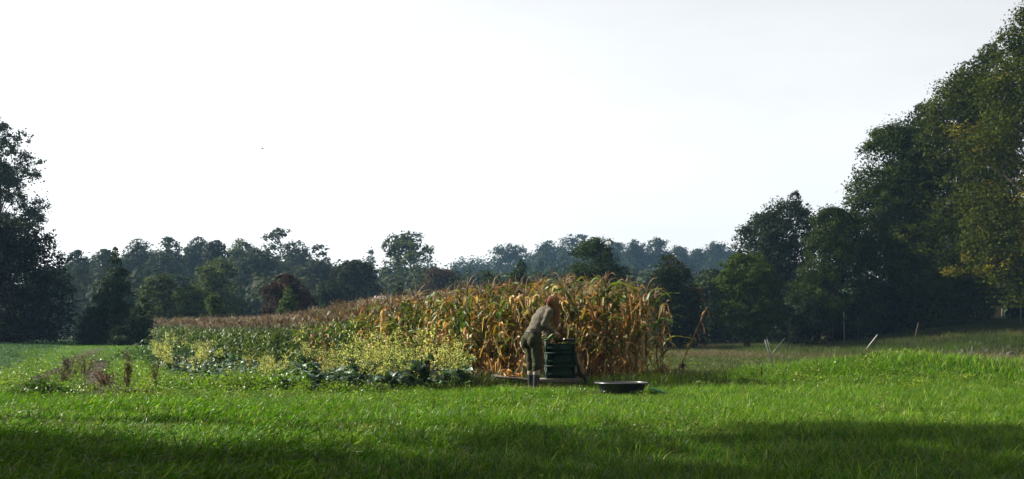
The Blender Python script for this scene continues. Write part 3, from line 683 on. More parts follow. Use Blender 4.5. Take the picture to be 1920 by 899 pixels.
def corn_parts(kind, seed):
    r = np.random.default_rng(seed)
    H = 1.62; parts = []
    k = 9; zz = np.linspace(0, H, k); lean = r.normal(size=2) * .05
    st = np.stack([lean[0] * (zz / H) ** 2, lean[1] * (zz / H) ** 2, zz], -1); st[1:-1, :2] += r.normal(size=(k - 2, 2)) * .008
    sc = {'dry': TAN * .8, 'mix': TAN * .4 + OLV * .6, 'green': GRN * 1.3}[kind]
    b = MB(); b.tube(st, np.linspace(.017, .008, k), 5, np.linspace(.75, 1.1, k)[:, None] * sc)
    parts.append(('stalk', [b]))
    nl = {'dry': 16, 'mix': 16, 'green': 14}[kind]
    az = r.uniform(0, 6.28)
    for i in range(nl):
        f = (i + .6) / nl; z = .12 + f * (H * (.80 if kind == 'green' else 1) - .12)
        az += math.pi + r.normal() * .35
        s0 = np.array([np.interp(z, zz, st[:, 0]), np.interp(z, zz, st[:, 1]), z])
        u = r.uniform()
        if kind == 'dry': dry = u < .82 or f < .35
        elif kind == 'mix': dry = u < .42 or f < .3
        else: dry = f < .08
        b = MB()
        if dry:
            q = r.uniform()
            c = RUST if q < .24 else ORNG if q < .46 else TAN if q < .78 else STRAW
            c = c * r.uniform(.75, 1.2)
            e = (TAN if r.uniform() < .5 else STRAW) * r.uniform(.7, 1.1)
            if r.uniform() < .25: e, c = c, OLV * r.uniform(.8, 1.5)
            b.add(*ribbon(s0, az, r.uniform(.26, .55), r.uniform(.030, .060), r.uniform(.35, .9), r.uniform(2.6, 3.1), r.uniform(.14, .38), r.normal() * 1.1, r.uniform(.3, 1.1), c, e, r, 8, 0, .16))
        else:
            g = (OLV if kind != 'green' and r.uniform() < .5 else GRN) * r.uniform(.8, 1.35)
            e = (OLV * 1.2 if r.uniform() < .4 else g) * r.uniform(.9, 1.2)
            if kind != 'green' and r.uniform() < .35: e = ORNG * r.uniform(.7, 1)
            b.add(*ribbon(s0, az, r.uniform(.42, .70), r.uniform(.05, .085), r.uniform(.35, .7), r.uniform(1.6, 2.9), r.uniform(.3, .65), r.normal() * .7, r.uniform(.25, .6), g, e, r))
        parts.append(('leaf', [b]))
    # ear
    if r.uniform() < .75:
        b = MB(); z = r.uniform(.75, 1.0); a2 = r.uniform(0, 6.28); tl = r.uniform(.3, .9) if kind != 'dry' else r.uniform(.4, 2.6)
        d = np.array([math.sin(tl) * math.cos(a2), math.sin(tl) * math.sin(a2), math.cos(tl)])
        t = np.linspace(0, 1, 7); ec = GRN * 1.6 if kind == 'green' else STRAW
        b.tube(np.array([lean[0] * .2, lean[1] * .2, z]) + d * (t * .24)[:, None], np.array([.012, .024, .03, .029, .023, .012, .003]), 7, np.linspace(.8, 1.1, 7)[:, None] * ec)
        parts.append(('ear', [b]))
    # tassel
    b = MB(); top = st[-1]
    tc = (np.array((.22, .14, .06)) if kind != 'green' else np.array((.215, .155, .080)))
    for i in range(13 if kind == 'green' else 5):
        a2 = r.uniform(0, 6.28); L = (r.uniform(.22, .40) if kind == 'green' else r.uniform(.18, .30)) if i else (r.uniform(.40, .52) if kind == 'green' else r.uniform(.24, .44))
        t = np.linspace(0, 1, 6); th = (r.uniform(.15, .6) if i else .03) + t * (r.uniform(.4, 1.6) if i else r.uniform(.3, 2.4)) * t
        hx = np.concatenate([[0], np.cumsum(np.sin(th[1:])) * L / 5]); hz = np.concatenate([[0], np.cumsum(np.cos(th[1:])) * L / 5])
        o = top + np.array([0, 0, -.02 + (.10 * i / 9 if i else 0)])
        pts = o + np.stack([hx * math.cos(a2), hx * math.sin(a2), hz], -1)
        b.tube(pts, np.array([.004, .005, .0055, .0055, .005, .003]) * (1.25 if kind == 'green' else 1.0 if i else 1.25), 3, tc * r.uniform(.7, 1.25), cap=False)
    parts.append(('tassel', [b]))
    return parts

def corn_joined(parts, names, nm):
    b = MB()
    for n_, bl in parts:
        if n_ in names:
            for q in bl:
                off = b.n
                b.v += q.v; b.c += q.c
                for kk, fs in q.f.items():
                    b.f.setdefault(kk, []).extend([f + off for f in fs])
                b.n += q.n
    return b.mesh(nm, M_CORN)

CORN = {}
def build_corn():
    kinds = ['dry'] * 10 + ['mix'] * 8 + ['green'] * 8
    lib = []
    for i, kd in enumerate(kinds):
        ps = corn_parts(kd, 300 + i)
        lib.append(dict(kind=kd, parts=[(n_, bl[0].mesh(n_, M_CORN)) for n_, bl in ps],
                        leaves=corn_joined(ps, ('leaf',), 'leaves'), all=corn_joined(ps, ('stalk', 'leaf', 'ear', 'tassel'), 'corn')))
    CORN['lib'] = lib
    ids = {kd: [i for i, q in enumerate(kinds) if q == kd] for kd in ('dry', 'mix', 'green')}
    r = np.random.default_rng(77)
    E = CORN_EDGE; sl = np.concatenate([[0], np.cumsum(np.hypot(*np.diff(E, axis=0).T))])
    # top of the canopy, photo row by photo column
    tp_x = [270, 300, 450, 540, 600, 650, 700, 800, 900, 1000, 1080, 1140, 1180, 1200, 1240, 1265]; tp_y = [598, 597, 596, 590, 580, 568, 558, 541, 524, 510, 502, 503, 512, 526, 536, 544]
    rows = []
    for k in range(14):
        s = r.uniform(0, .15)
        while s < sl[-1]:
            ex = np.interp(s, sl, E[:, 0]); ey = np.interp(s, sl, E[:, 1])
            x = ex + .22 * k + r.normal() * .06; y = ey + .66 * k + r.normal() * .10 + (r.uniform(-.15, .25) if k == 0 else 0)
            px = 960 + x * F / y
            st = .125 if ey < 30 else .16
            s += st * r.uniform(.6, 1.4)
            if px > (1266 if k == 0 else 1205 if k == 1 else 1188): continue
            if px > 1195 and r.uniform() < .25: continue
            rows.append((k, x, y, px))
    ind, rest = [], []
    for k, x, y, px in rows:
        vis = F / y * (1 if k == 0 else .8 if k == 1 else .45 if k == 2 else .1)
        rest.append((vis, k, x, y, px))
    rest.sort(key=lambda q: -q[0])
    pl = dict(p=[], rz=[], t=[], s=[], i=[]); loose = []
    for n_, (vis, k, x, y, px) in enumerate(rest):
        z = gz(x, y)
        top = np.interp(px, tp_x, tp_y)
        yf = y - .66 * k
        h = (Z(top, yf) - z) * r.uniform(.88, 1.10)
        h = np.clip(h, 1.0, 2.5)
        g = ss(600, 830, px + r.normal() * 70)       # 0 green, 1 dry
        u = r.uniform()
        kd = 'green' if u > g * 1.02 else ('dry' if r.uniform() < .46 else 'mix')
        if kd == 'green' and g > .25 and r.uniform() < .5: kd = 'mix'
        i = int(r.choice(ids[kd])); sc = h / 2.0
        rz = r.uniform(0, 6.28); tl = r.normal(size=2) * (.05 if kd != 'green' else .03)
        w = sc * r.uniform(.85, 1.1) * (1.0 if kd != 'green' else 1.05)
        if n_ < 300:
            t = empty('corn_plant', (x, y, z - .02)); t.rotation_euler = (tl[0], tl[1], rz); t.scale = (w, w, sc)
            zone = next(z_ for lim, z_ in ((1192, 'standing loosely at the field end by the leaning stalk'), (1118, 'rising above the black tub'), (1072, 'just beyond the front rack of the barrow'),
                        (1020, 'behind the stacked green crates'), (975, 'behind the bending person'), (915, 'behind the barrow handles'), (850, 'beside the end of the kale bed'),
                        (760, 'behind the tallest yellow kale flowers'), (680, 'behind the big-leaved kale'), (600, 'where the tall dry corn drops to green'), (500, 'in front of the reddish shrub'),
                        (400, 'below the pale sapling and willow bush'), (0, 'at the far left end of the field')) if px > lim)
            what = {'green': 'green corn plant with brown tassel', 'mix': 'half-green corn plant', 'dry': 'dry orange-brown corn plant'}[kd]
            row = 'front row, ' if k == 0 else 'second row, ' if k == 1 else 'third row, '
            tag(t, what + ', ' + row + zone, 'corn plant', 'corn ' + row + zone)
            if px > 1192: loose.append((px, t))
            L = lib[i]
            if n_ < 170:
                for nm, me in L['parts']: obj(nm, me, t)
            else:
                for nm, me in L['parts']:
                    if nm != 'leaf': obj(nm, me, t)
                tag(obj('leaves', L['leaves'], t), kind='stuff')
        else:
            pl['p'].append((x, y, z - .02)); pl['rz'].append(rz); pl['t'].append(tl); pl['s'].append((w, w, sc)); pl['i'].append(i)
    scatter('corn_rows', [q['all'] for q in lib], np.array(pl['p']), np.array(pl['rz']), np.array(pl['t']), np.array(pl['s']), np.array(pl['i']),
            'mass of corn standing behind the front rows of the field', 'corn')
    nth = ['outermost', 'second', 'third', 'fourth', 'fifth', 'sixth', 'seventh', 'eighth', 'ninth', 'tenth', 'eleventh', 'twelfth', 'thirteenth', 'fourteenth']
    for q_, (px, t) in enumerate(sorted(loose, key=lambda v: -v[0])[:14]):
        t['label'] = 'loose dry corn plant at the field end, ' + nth[q_] + ' one counted from the meadow side'
    # broken stalk leaning out of the field end
    b0 = G(1258, 23.2); tipp = P(1326, 576, 23.2)
    t = empty('broken_corn_stalk', b0); tag(t, 'uprooted dry corn stalk leaning outward past the field end', 'corn stalk')
    d = np.array(tipp - b0); tt = np.linspace(0, 1, 10)[:, None]
    pts = d * tt + np.array([[.0, 0, .05 * math.sin(q * 3.1)] for q in tt[:, 0]])
    rr = np.random.default_rng(3)
    b = MB(); b.tube(pts, np.linspace(.016, .007, 10), 6, TAN * .6); obj('stalk', b.mesh('stalk', M_CORN), t)
    b = MB()
    for i in range(26):
        e = rr.normal(size=3) * np.array([.03, .03, .05]); o = d * .32
        q = np.linspace(0, 1, 4)[:, None]; b.tube(o + e * q * np.array([1, 1, 1]) - np.array([0, 0, .06]) * q * q, np.linspace(.012, .003, 4), 4, np.array((.09, .06, .04)))
    obj('root_ball', b.mesh('root_ball', M_CORN), t)
    for i in range(8):
        f = rr.uniform(.4, 1.0); b = MB()
        b.add(*ribbon(d * f, rr.uniform(-1, 1) + (0 if rr.uniform() < .6 else 3.1), rr.uniform(.10, .26), rr.uniform(.02, .035), rr.uniform(1.4, 2.2), 3.0, .2, rr.normal() * 1.5, .9, (ORNG if rr.uniform() < .5 else TAN) * .8, TAN, rr))
        obj('leaf', b.mesh('leaf', M_CORN), t)
build_corn()

# ------------------------------------------------------------------ kale run to flower
def build_kale():
    r = np.random.default_rng(88)
    BLU = np.array((.050, .084, .060)); KG = np.array((.06, .11, .028)); YEL = np.array((.50, .53, .16)); YG = np.array((.10, .13, .024))
    protos = []
    for i in range(9):
        rr = np.random.default_rng(500 + i)
        lv = []
        for k in range(11):
            az = rr.uniform(0, 6.28); L = rr.uniform(.24, .46); zb = rr.uniform(.02, .38)
            b = MB(); c = (BLU if rr.uniform() < .6 else KG) * rr.uniform(.5, 1.5)
            V, Q, C = ribbon(np.array([0, 0, zb]), az, L, rr.uniform(.15, .26), rr.uniform(.6, 1.1), rr.uniform(1.5, 2.5), .6, rr.normal() * .3, rr.uniform(.1, .35), c * .8, c * 1.1, rr, 6)
            V = V + rr.normal(size=V.shape) * .012
            b.add(V, Q, C); lv.append(b)
        b = MB(); fl = MB(); ns = rr.integers(4, 8)
        for k in range(ns):
            az = rr.uniform(0, 6.28); h = rr.uniform(.4, 1.0); o = rr.uniform(.05, .30)
            q = np.linspace(0, 1, 5); pts = np.stack([o * q ** 1.5 * math.cos(az), o * q ** 1.5 * math.sin(az), h * q], -1)
            b.tube(pts, np.linspace(.011, .004, 5), 4, YG * .7, cap=False)
            for j in range(rr.integers(4, 8)):
                f = rr.uniform(.5, 1); s0 = np.array([np.interp(f, q, pts[:, a]) for a in range(3)])
                dd = rr.normal(size=3) * .09 + np.array([0, 0, .13]); dd[:2] += .06 * np.array([math.cos(az), math.sin(az)])
                b.tube(np.array([s0, s0 + dd * .6, s0 + dd]), [.004, .003, .002], 3, YG * .9, cap=False)
                m = rr.integers(10, 20)
                pp = s0 + dd * rr.uniform(.35, 1.05, m)[:, None] + rr.normal(size=(m, 3)) * .022
                nn = rr.normal(size=(m, 3)); nn[:, 2] += .5; nn /= np.linalg.norm(nn, axis=1)[:, None]
                cc = np.where(rr.uniform(0, 1, (m, 1)) < .68, YEL[None], YG[None]) * rr.uniform(.7, 1.2, (m, 1))
                V, Q, C = leaves_np(pp, nn, np.full(m, .031), np.full(m, .027), cc, rr)
                fl.add(V, Q, C)
        allb = MB()
        for q_ in lv:
            off = allb.n; allb.v += q_.v; allb.c += q_.c; allb.n += q_.n
            for kk, fs in q_.f.items(): allb.f.setdefault(kk, []).extend([f + off for f in fs])
        protos.append(dict(leaves=[q_.mesh('leaf', M_KALE) for q_ in lv], joined=allb.mesh('leaves', M_KALE), stem=b.mesh('stem', M_FLOW), flower=fl.mesh('flower_spray', M_FLOW)))
    pts = []
    tries = 0
    while len(pts) < 210 and tries < 20000:
        tries += 1
        x = r.uniform(-15, -.5); y = 21.2 + 27 * r.uniform() ** 1.6
        if not in_poly(x, y, KALE_BED): continue
        if any((x - a) ** 2 + (y - b_) ** 2 < (.36 if y < 30 else .5) ** 2 for a, b_ in pts): continue
        pts.append((x, y))
    pts.sort(key=lambda q: q[1])
    for n_, (x, y) in enumerate(pts):
        px = 960 + x * F / y
        t = empty('kale_plant', (x, y, gz(x, y) - .02), r.uniform(0, 6.28))
        bloom = fbm(px / 60.0, y / 3.0, 9)
        fl = r.uniform() < (.9 if 600 < px < 870 else .9 if vnoise(px / 42.0, 3.7, 77) > .52 else .12)
        bare = 555 < px < 660 and y < 23.6
        if bare: fl = False
        sc = r.uniform(.75, 1.05) * (1.03 if px > 640 and fl else .8 if px > 600 else .74) * (.6 + .75 * bloom) * (1 + .25 * ss(33, 42, y))
        if fl: sc *= .72 + .62 * float(vnoise(px / 30.0, y / 1.6, 78))
        t.scale = (sc * r.uniform(.9, 1.1), sc * r.uniform(.9, 1.1), sc * (1.15 if bare else 1))
        if bare: lab, gr = 'kale plant with big dark blue-green leaves and no flowers, at the bed corner', 'leafy kale plants at the bed corner'
        elif fl and px < 480: lab, gr = 'yellow-flowering kale plant in the far left end of the bed', 'flowering kale plants in the far end of the bed'
        elif fl: lab, gr = 'yellow-flowering kale plant in the near part of the bed before the corn', 'flowering kale plants in the near bed'
        else: lab, gr = 'low blue-green kale plant without flowers between the flowering ones', 'low kale plants between the flowering ones'
        zone = next(z_ for lim, z_ in ((800, 'at the bed end nearest the person'), (730, 'where the flowers stand tallest'), (660, 'right of the big-leaved corner'), (560, 'around the big-leaved corner'),
                    (470, 'left of the big-leaved corner'), (390, 'in the middle of the receding bed'), (330, 'towards the far end of the bed'), (0, 'at the far left tip of the bed')) if px > lim)
        lab = {'le': 'leafy kale with big dark leaves, ', 'fl': 'yellow-flowering kale plant, ', 'lo': 'low flowerless kale plant, '}[gr[:2]] + ('near edge, ' if y < 24 + (860 - px) * .012 else '') + zone
        tag(t, lab, 'kale', 'kale ' + zone)
        q = protos[int(r.integers(0, 9))]
        if n_ < 75:
            for me in q['leaves']: obj('leaf', me, t)
        else:
            tag(obj('leaves', q['joined'], t), kind='stuff')
        obj('stem', q['stem'], t) if fl else None
        if fl: tag(obj('flower_spray', q['flower'], t), kind='stuff')
build_kale()

# ------------------------------------------------------------------ grass
def tuft(seed, nb, spread, h, w, cols, droop=(.4, 1.5), segs=3, seedhead=0.0):
    r = np.random.default_rng(seed); b = MB()
    for i in range(nb):
        L = h * r.uniform(.55, 1.15); az = r.uniform(0, 6.28)
        t = np.linspace(0, 1, segs + 1); th = r.uniform(.05, .5) + r.uniform(*droop) * t ** 1.5
        hx = np.concatenate([[0], np.cumsum(np.sin(th[1:])) * L / segs]); hz = np.concatenate([[0], np.cumsum(np.cos(th[1:])) * L / segs])
        o = np.array([r.normal() * spread, r.normal() * spread, -.015])
        p = o + np.stack([hx * math.cos(az), hx * math.sin(az), hz], -1)
        ww = w * r.uniform(.7, 1.3) * np.clip(1 - t ** 1.8, .05, 1)
        a2 = az + math.pi / 2 + r.normal() * .5
        sd_ = np.stack([ww / 2 * math.cos(a2), ww / 2 * math.sin(a2), 0 * t], -1)
        V = np.stack([p - sd_, p + sd_], 1).reshape(-1, 3)
        ii = np.arange(segs) * 2
        Q = np.stack([ii, ii + 1, ii + 3, ii + 2], -1)
        c = np.array(cols[r.integers(0, len(cols))]) * r.uniform(.75, 1.25)
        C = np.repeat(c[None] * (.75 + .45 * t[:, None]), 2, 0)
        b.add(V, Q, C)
    return b

GC = [(.056, .140, .003), (.074, .154, .004), (.032, .092, .003), (.118, .178, .010), (.058, .140, .003), (.041, .115, .003), (.016, .062, .003), (.18, .21, .05)]
HC = [(.11, .085, .04), (.085, .066, .03), (.06, .07, .018), (.13, .105, .055)]
TUB = (X(1165, 20.6), 20.6)

def build_grass():
    r = np.random.default_rng(99)
    short = [tuft(700 + i, 26, .07, .095, .006, GC, (.5, 1.8)).mesh('grass_tuft', M_GRASS) for i in range(6)]
    long_ = [tuft(720 + i, 24, .07, .19, .0075, GC, (.5, 1.9), 4).mesh('grass_tuft', M_GRASS) for i in range(6)]
    wide = [tuft(740 + i, 34, .16, .13, .014, GC, (.4, 1.5)).mesh('grass_tuft', M_GRASS) for i in range(4)]
    hay = [tuft(760 + i, 30, .15, .34, .010, HC, (.2, 1.2)).mesh('grass_tuft', M_HAY) for i in range(4)]
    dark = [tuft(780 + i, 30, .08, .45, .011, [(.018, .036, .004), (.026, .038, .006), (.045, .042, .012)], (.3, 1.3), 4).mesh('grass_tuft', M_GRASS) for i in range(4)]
    pale = [tuft(790 + i, 40, .17, .07, .014, [(.035, .10, .022), (.05, .12, .022), (.03, .085, .018)], (.3, 1.2)).mesh('grass_tuft', M_HAY) for i in range(3)]
    dull = [tuft(810 + i, 34, .16, .14, .013, [(.036, .060, .010), (.05, .064, .016), (.075, .066, .028), (.03, .055, .008)], (.4, 1.5)).mesh('grass_tuft', M_HAY) for i in range(4)]
    P_, RZ, TL, SC, ID = [], [], [], [], []
    def put(x, y, base, cnt, s):
        n = len(x)
        P_.append(np.stack([x, y, zf(x, y)], -1)); RZ.append(r.uniform(0, 6.28, n)); TL.append(r.normal(size=(n, 2)) * .12)
        SC.append(s); ID.append(base + r.integers(0, cnt, n))
    def field(n, y0, y1, k=.46):
        y = np.sqrt(r.uniform(y0 * y0, y1 * y1, n)); x = r.uniform(-k, k, n) * y
        return x, y
    B_SHORT, B_LONG, B_WIDE, B_HAY, B_DARK, B_PALE, B_DULL = 0, 6, 12, 16, 20, 24, 27
    # near grass
    x, y = field(60000, 6.5, 25.5)
    keep = ~in_poly(x, y, CORN_POLY) & ~in_poly(x, y, KALE_BED) & (np.hypot(x - TUB[0], y - TUB[1]) > .46)
    keep &= r.uniform(0, 1, len(x)) > soil(x, y) * .93
    x, y = x[keep], y[keep]
    tall = ss(-1.0, 3.5, x + (fbm(x * .5, y * .5, 21) - .5) * 4) * .8 + .2 * (fbm(x * .8, y * .8, 5) > .55)
    tall *= (ss(26, 23, y) * .4 + .6) * ss(-4, -1, x)
    isl = r.uniform(0, 1, len(x)) < tall
    lump = .65 + .8 * fbm(x * 1.1, y * 2.4, 31, 4)
    band = .75 + .5 * fbm(x * .18, y * 1.6, 41, 3)          # mower and wheel bands running across
    s = lump * np.where(x < 0, band, 1) * r.uniform(.75, 1.2, len(x)) * np.where((np.abs(x - TUB[0]) < .75) & (y > 18.6) & (y < 20.6), .45, 1)
    s = s * np.where((x < -.6) & (y > 18.5), .72, 1) * np.where((x < -5) & (y > 21), .75, 1)
    lay = ss(.52, .66, fbm(x * .45 + 9, y * 1.5, 91, 3)) * ss(2.5, -.5, x)
    for msk, bs, k_ in ((isl, B_LONG, .82), (~isl, B_SHORT, 1.0)):
        put(x[msk], y[msk], bs, 6, s[msk] * k_ * (1 + .1 * lay[msk]))
        TL[-1] = TL[-1] + np.stack([0 * x[msk], lay[msk] * r.normal(.75, .3, msk.sum())], -1)
        RZ[-1] = np.where(lay[msk] > .3, r.normal(.3, .6, msk.sum()), RZ[-1])
    # left field and right meadow further out
    x, y = field(52000, 25, 78, .5)
    keep = ~in_poly(x, y, CORN_POLY) & ~in_poly(x, y, KALE_BED) & (r.uniform(0, 1, len(x)) > soil(x, y) * .9)
    keep &= (x < -4) | (x > 2.6)
    x, y = x[keep], y[keep]
    pxx = 960 + x * F / y
    tawny = ss(.52, .64, fbm(x * .12, y * .33, 61, 4)) * .7 * ss(3.0, 6, x) + .7 * np.exp(-((y - 68) / 3) ** 2) * (x > 3) * (x < 17) + .85 * np.exp(-((y - 39.5) / 3.2) ** 2) * ss(9, 13, x) + .35 * np.exp(-((y - 30) / 2.5) ** 2) * (x > 3)
    ish = r.uniform(0, 1, len(x)) < np.clip(tawny, 0, .85)
    s = (.75 + .6 * fbm(x * .6, y * .6, 71)) * np.where(y > 45, 1.15, .95)
    pal = ~ish & (x < np.interp(y, [20, 26, 31, 42, 60], [-8.9, -10.9, -12.7, -16.0, -21]))
    put(x[pal], y[pal], B_PALE, 3, s[pal]); put(x[ish], y[ish], B_HAY, 4, s[ish] * .8); ish = ish | pal
    dl = ~ish & (x > 2.6) & (y > 28.5) & (r.uniform(0, 1, len(x)) < .8); put(x[dl], y[dl], B_DULL, 4, s[dl]); ish = ish | dl; put(x[~ish], y[~ish], B_WIDE, 4, s[~ish] * np.where(x[~ish] < -5, .55, 1.0))
    # rough weedy row between the two ruts
    n = 420; u = r.uniform(0, 1, n) ** 1.5; y = 21.6 + 26 * u; x = np.interp(y, [20, 26, 31, 42, 60], [-7.1, -8.95, -10.65, -13.9, -19]) + r.normal(size=n) * .22
    k = r.uniform(0, 1, n) < .45; put(x[k], y[k], B_HAY, 4, r.uniform(.35, .8, k.sum())); put(x[~k], y[~k], B_DARK, 4, r.uniform(.3, .6, (~k).sum()))
    # dead straw and trodden bits in the lawn
    x, y = field(9000, 7, 24); k = (fbm(x * .6, y * 1.3, 131, 3) > .56) & (np.hypot(x - TUB[0], y - TUB[1]) > .5) & ~in_poly(x, y, CORN_POLY) & ~in_poly(x, y, KALE_BED)
    x, y = x[k], y[k]; put(x, y, B_HAY, 4, r.uniform(.18, .36, len(x))); TL[-1] = TL[-1] + np.stack([0 * x, r.normal(.7, .4, len(x))], -1)
    n = 260; x = .55 + r.normal(size=n) * .6; y = 22.3 + r.normal(size=n) * .3; put(x, y, B_HAY, 4, r.uniform(.2, .4, n)); TL[-1] = TL[-1] + .6
    # mound of tall bright grass on the right
    n = 2600; x = 8.2 + r.normal(size=n) * 1.9; y = 26.2 + r.normal(size=n) * 1.0
    put(x, y, B_LONG, 6, r.uniform(1.0, 2.0, n))
    # right foreground rank grass
    n = 3500; x = r.uniform(2.5, 11, n); y = r.uniform(17, 26.5, n); k = fbm(x * .7, y * .7, 81) > .5
    put(x[k], y[k], B_LONG, 6, r.uniform(.9, 1.35, k.sum()))
    # weeds at the foot of the corn end
    for cx_, cy_, sx, sy, n, sc in [(2.6, 23.2, .45, .3, 420, .8), (1.6, 23.6, .6, .3, 300, .6), (-.7, 23.6, .5, .35, 330, .75), (.3, 24.0, .7, .25, 160, .6)]:
        x = cx_ + r.normal(size=n) * sx; y = cy_ + r.normal(size=n) * sy
        put(x, y, B_DARK, 4, sc * r.uniform(.6, 1.2, n))
    # bank under the trees: its shade is put into darker tufts
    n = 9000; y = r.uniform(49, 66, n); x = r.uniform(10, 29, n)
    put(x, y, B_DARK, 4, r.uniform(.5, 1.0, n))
    scatter('grass', short + long_ + wide + hay + dark + pale + dull, np.vstack(P_), np.concatenate(RZ), np.vstack(TL), np.concatenate(SC), np.concatenate(ID),
            'bright green grass covering the ground, tawny in the far meadow', 'grass')
build_grass()

def build_weeds():
    r = np.random.default_rng(123)
    pr = []
    for i in range(5):
        rr = np.random.default_rng(900 + i); m = 90
        p = np.stack([rr.normal(size=m) * .10, rr.normal(size=m) * .10, np.abs(rr.normal(size=m)) * .09 + .02], -1)
        nn = rr.normal(size=(m, 3)) * .6 + np.array([0, 0, 1]); nn /= np.linalg.norm(nn, axis=1)[:, None]
        c = np.array((.085, .14, .022)) if i < 3 else np.array((.14, .17, .03))
        V, Q, C = leaves_np(p, nn, rr.uniform(.025, .06, m), rr.uniform(.018, .04, m), c * rr.uniform(.6, 1.3, (m, 1)), rr)
        b = MB(); b.add(V, Q, C); pr.append(b.mesh('weed', M_GRASS))
    P_ = []; S = []
    for cx_, cy_, sx, sy, n, sc in [(-4.55, 22.5, .5, .4, 240, 1.05), (-5.9, 25.0, .7, .6, 120, .9), (-2.75, 21.35, .35, .12, 70, .75), (-1.2, 21.9, .3, .1, 30, .5), (-6.3, 23.5, .6, .8, 90, .7), (-9.2, 26, .6, 2.5, 90, .7),
                                    (-7.3, 20.6, 1.1, .5, 120, .8), (-12.6, 38, .8, 5, 120, .9), (-1.5, 22.2, .4, .1, 30, .5), (6.5, 24, 2.5, 1.6, 200, .8), (-1, 16, 4, 3, 420, .5), (3, 13, 3, 3, 260, .5), (-3, 19.5, 3, 1.2, 260, .55)]:
        P_.append(np.stack([cx_ + r.normal(size=n) * sx, cy_ + r.normal(size=n) * sy], -1)); S.append(sc * r.uniform(.6, 1.3, n))
    for (ax, ay), (bx, by), w_, n, sc in [((-7.4, 22.4), (-15.8, 50), .22, 240, .75), ((-6.1, 22.6), (-13.8, 44), .35, 300, .85), ((-8.9, 22.6), (-19, 52), .3, 220, .7)]:
        u = r.uniform(0, 1, n) ** 1.4; P_.append(np.stack([ax + (bx - ax) * u + r.normal(size=n) * w_ * (1 + u), ay + (by - ay) * u + r.normal(size=n) * .5], -1)); S.append(sc * r.uniform(.6, 1.3, n))
    p = np.vstack(P_); s = np.concatenate(S); n = len(p)
    k = r.uniform(0, 1, n) > soil(p[:, 0], p[:, 1]); p, s = p[k], s[k]; n = len(p)
    scatter('weeds', pr, np.stack([p[:, 0], p[:, 1], zf(p[:, 0], p[:, 1]) + .02], -1), r.uniform(0, 6.28, n), r.normal(size=(n, 2)) * .2, s, r.integers(0, 5, n),
            'low yellow-green weeds along the kale bed and the left track', 'weeds')
    # clods in the ruts
    cl = []
    for i in range(4):
        rr = np.random.default_rng(950 + i); bm = bmesh.new(); bmesh.ops.create_icosphere(bm, subdivisions=2, radius=.05)
        for v in bm.verts: v.co *= rr.uniform(.7, 1.3); v.co.z *= .6
        me = bpy.data.meshes.new('clod'); bm.to_mesh(me); bm.free(); me.materials.append(M_SOIL); cl.append(me)
    x = r.uniform(-14, -5.5, 14000); y = 20 + 26 * r.uniform(0, 1, 14000) ** 1.5; k = soil(x, y) > .55; x, y = x[k][:1400], y[k][:1400]; n = len(x)
    scatter('soil_clods', cl, np.stack([x, y, zf(x, y) + .085], -1), r.uniform(0, 6.28, n), r.normal(size=(n, 2)) * .3, r.uniform(.25, .9, n), r.integers(0, 4, n),
            'loose brown clods of earth in the two ruts on the left', 'soil')
M_SOIL = solid_mat('soil', (.042, .031, .021), .95, .1, nscale=30, bump=.6)
build_weeds()

# ------------------------------------------------------------------ person bent over the crates
M_SKIN = solid_mat('skin', (.30, .165, .11), .5, .4, nscale=30, var=.08, bump=.05)
M_SWEAT = solid_mat('taupe_knit', (.088, .078, .060), .9, .1, nscale=55, var=.16, bump=.5)
M_TROUS = solid_mat('olive_cloth', (.030, .032, .013), .85, .15, nscale=24, var=.25, bump=.5)
M_BOOT = solid_mat('dark_rubber_boot', (.022, .023, .025), .45, .3, nscale=15, var=.3, bump=.1)
M_SOCK = solid_mat('grey_sock', (.23, .20, .16), .95, .1, nscale=80, var=.2, bump=.4)
M_HAIR = leaf_mat('auburn_hair', trans=.25, rough=.35, spec=.5, var=.0, hue=0, tcol=(1.3, .8, .45))

def capsule(bm, a, b, ra, rb, n=14):
    a = Vector(a); b = Vector(b); L = (b - a).length
    if np.ndim(ra) == 0: ra = (ra, ra)
    if np.ndim(rb) == 0: rb = (rb, rb)
    q = (b - a).to_track_quat('Z', 'Y').to_matrix().to_4x4()
    rings = []
    prof = [(-.98, .15), (-.8, .6), (-.45, .89), (0, 1)]
    seq = [(0, ra, h, s) for h, s in prof] + [(1, rb, -h, s) for h, s in prof[::-1]]
    for e, rad, h, s in seq:
        rr_ = min(rad)
        z = (L if e else 0) + h * rr_ * (1 if True else 0)
        rings.append([bm.verts.new(Matrix.Translation(a) @ q @ Vector((rad[0] * s * math.cos(t), rad[1] * s * math.sin(t), z))) for t in [2 * math.pi * k / n for k in range(n)]])
    for r0, r1 in zip(rings[:-1], rings[1:]):
        for k in range(n): bm.faces.new((r0[k], r0[(k + 1) % n], r1[(k + 1) % n], r1[k]))
    bm.faces.new(rings[0][::-1]); bm.faces.new(rings[-1])

def ellipsoid(bm, c, rad, M=None, seg=18):
    m = Matrix.Translation(Vector(c)) @ (M or Matrix.Identity(4)) @ Matrix.Diagonal((*rad, 1))
    bmesh.ops.create_uvsphere(bm, u_segments=seg, v_segments=12, radius=1, matrix=m)

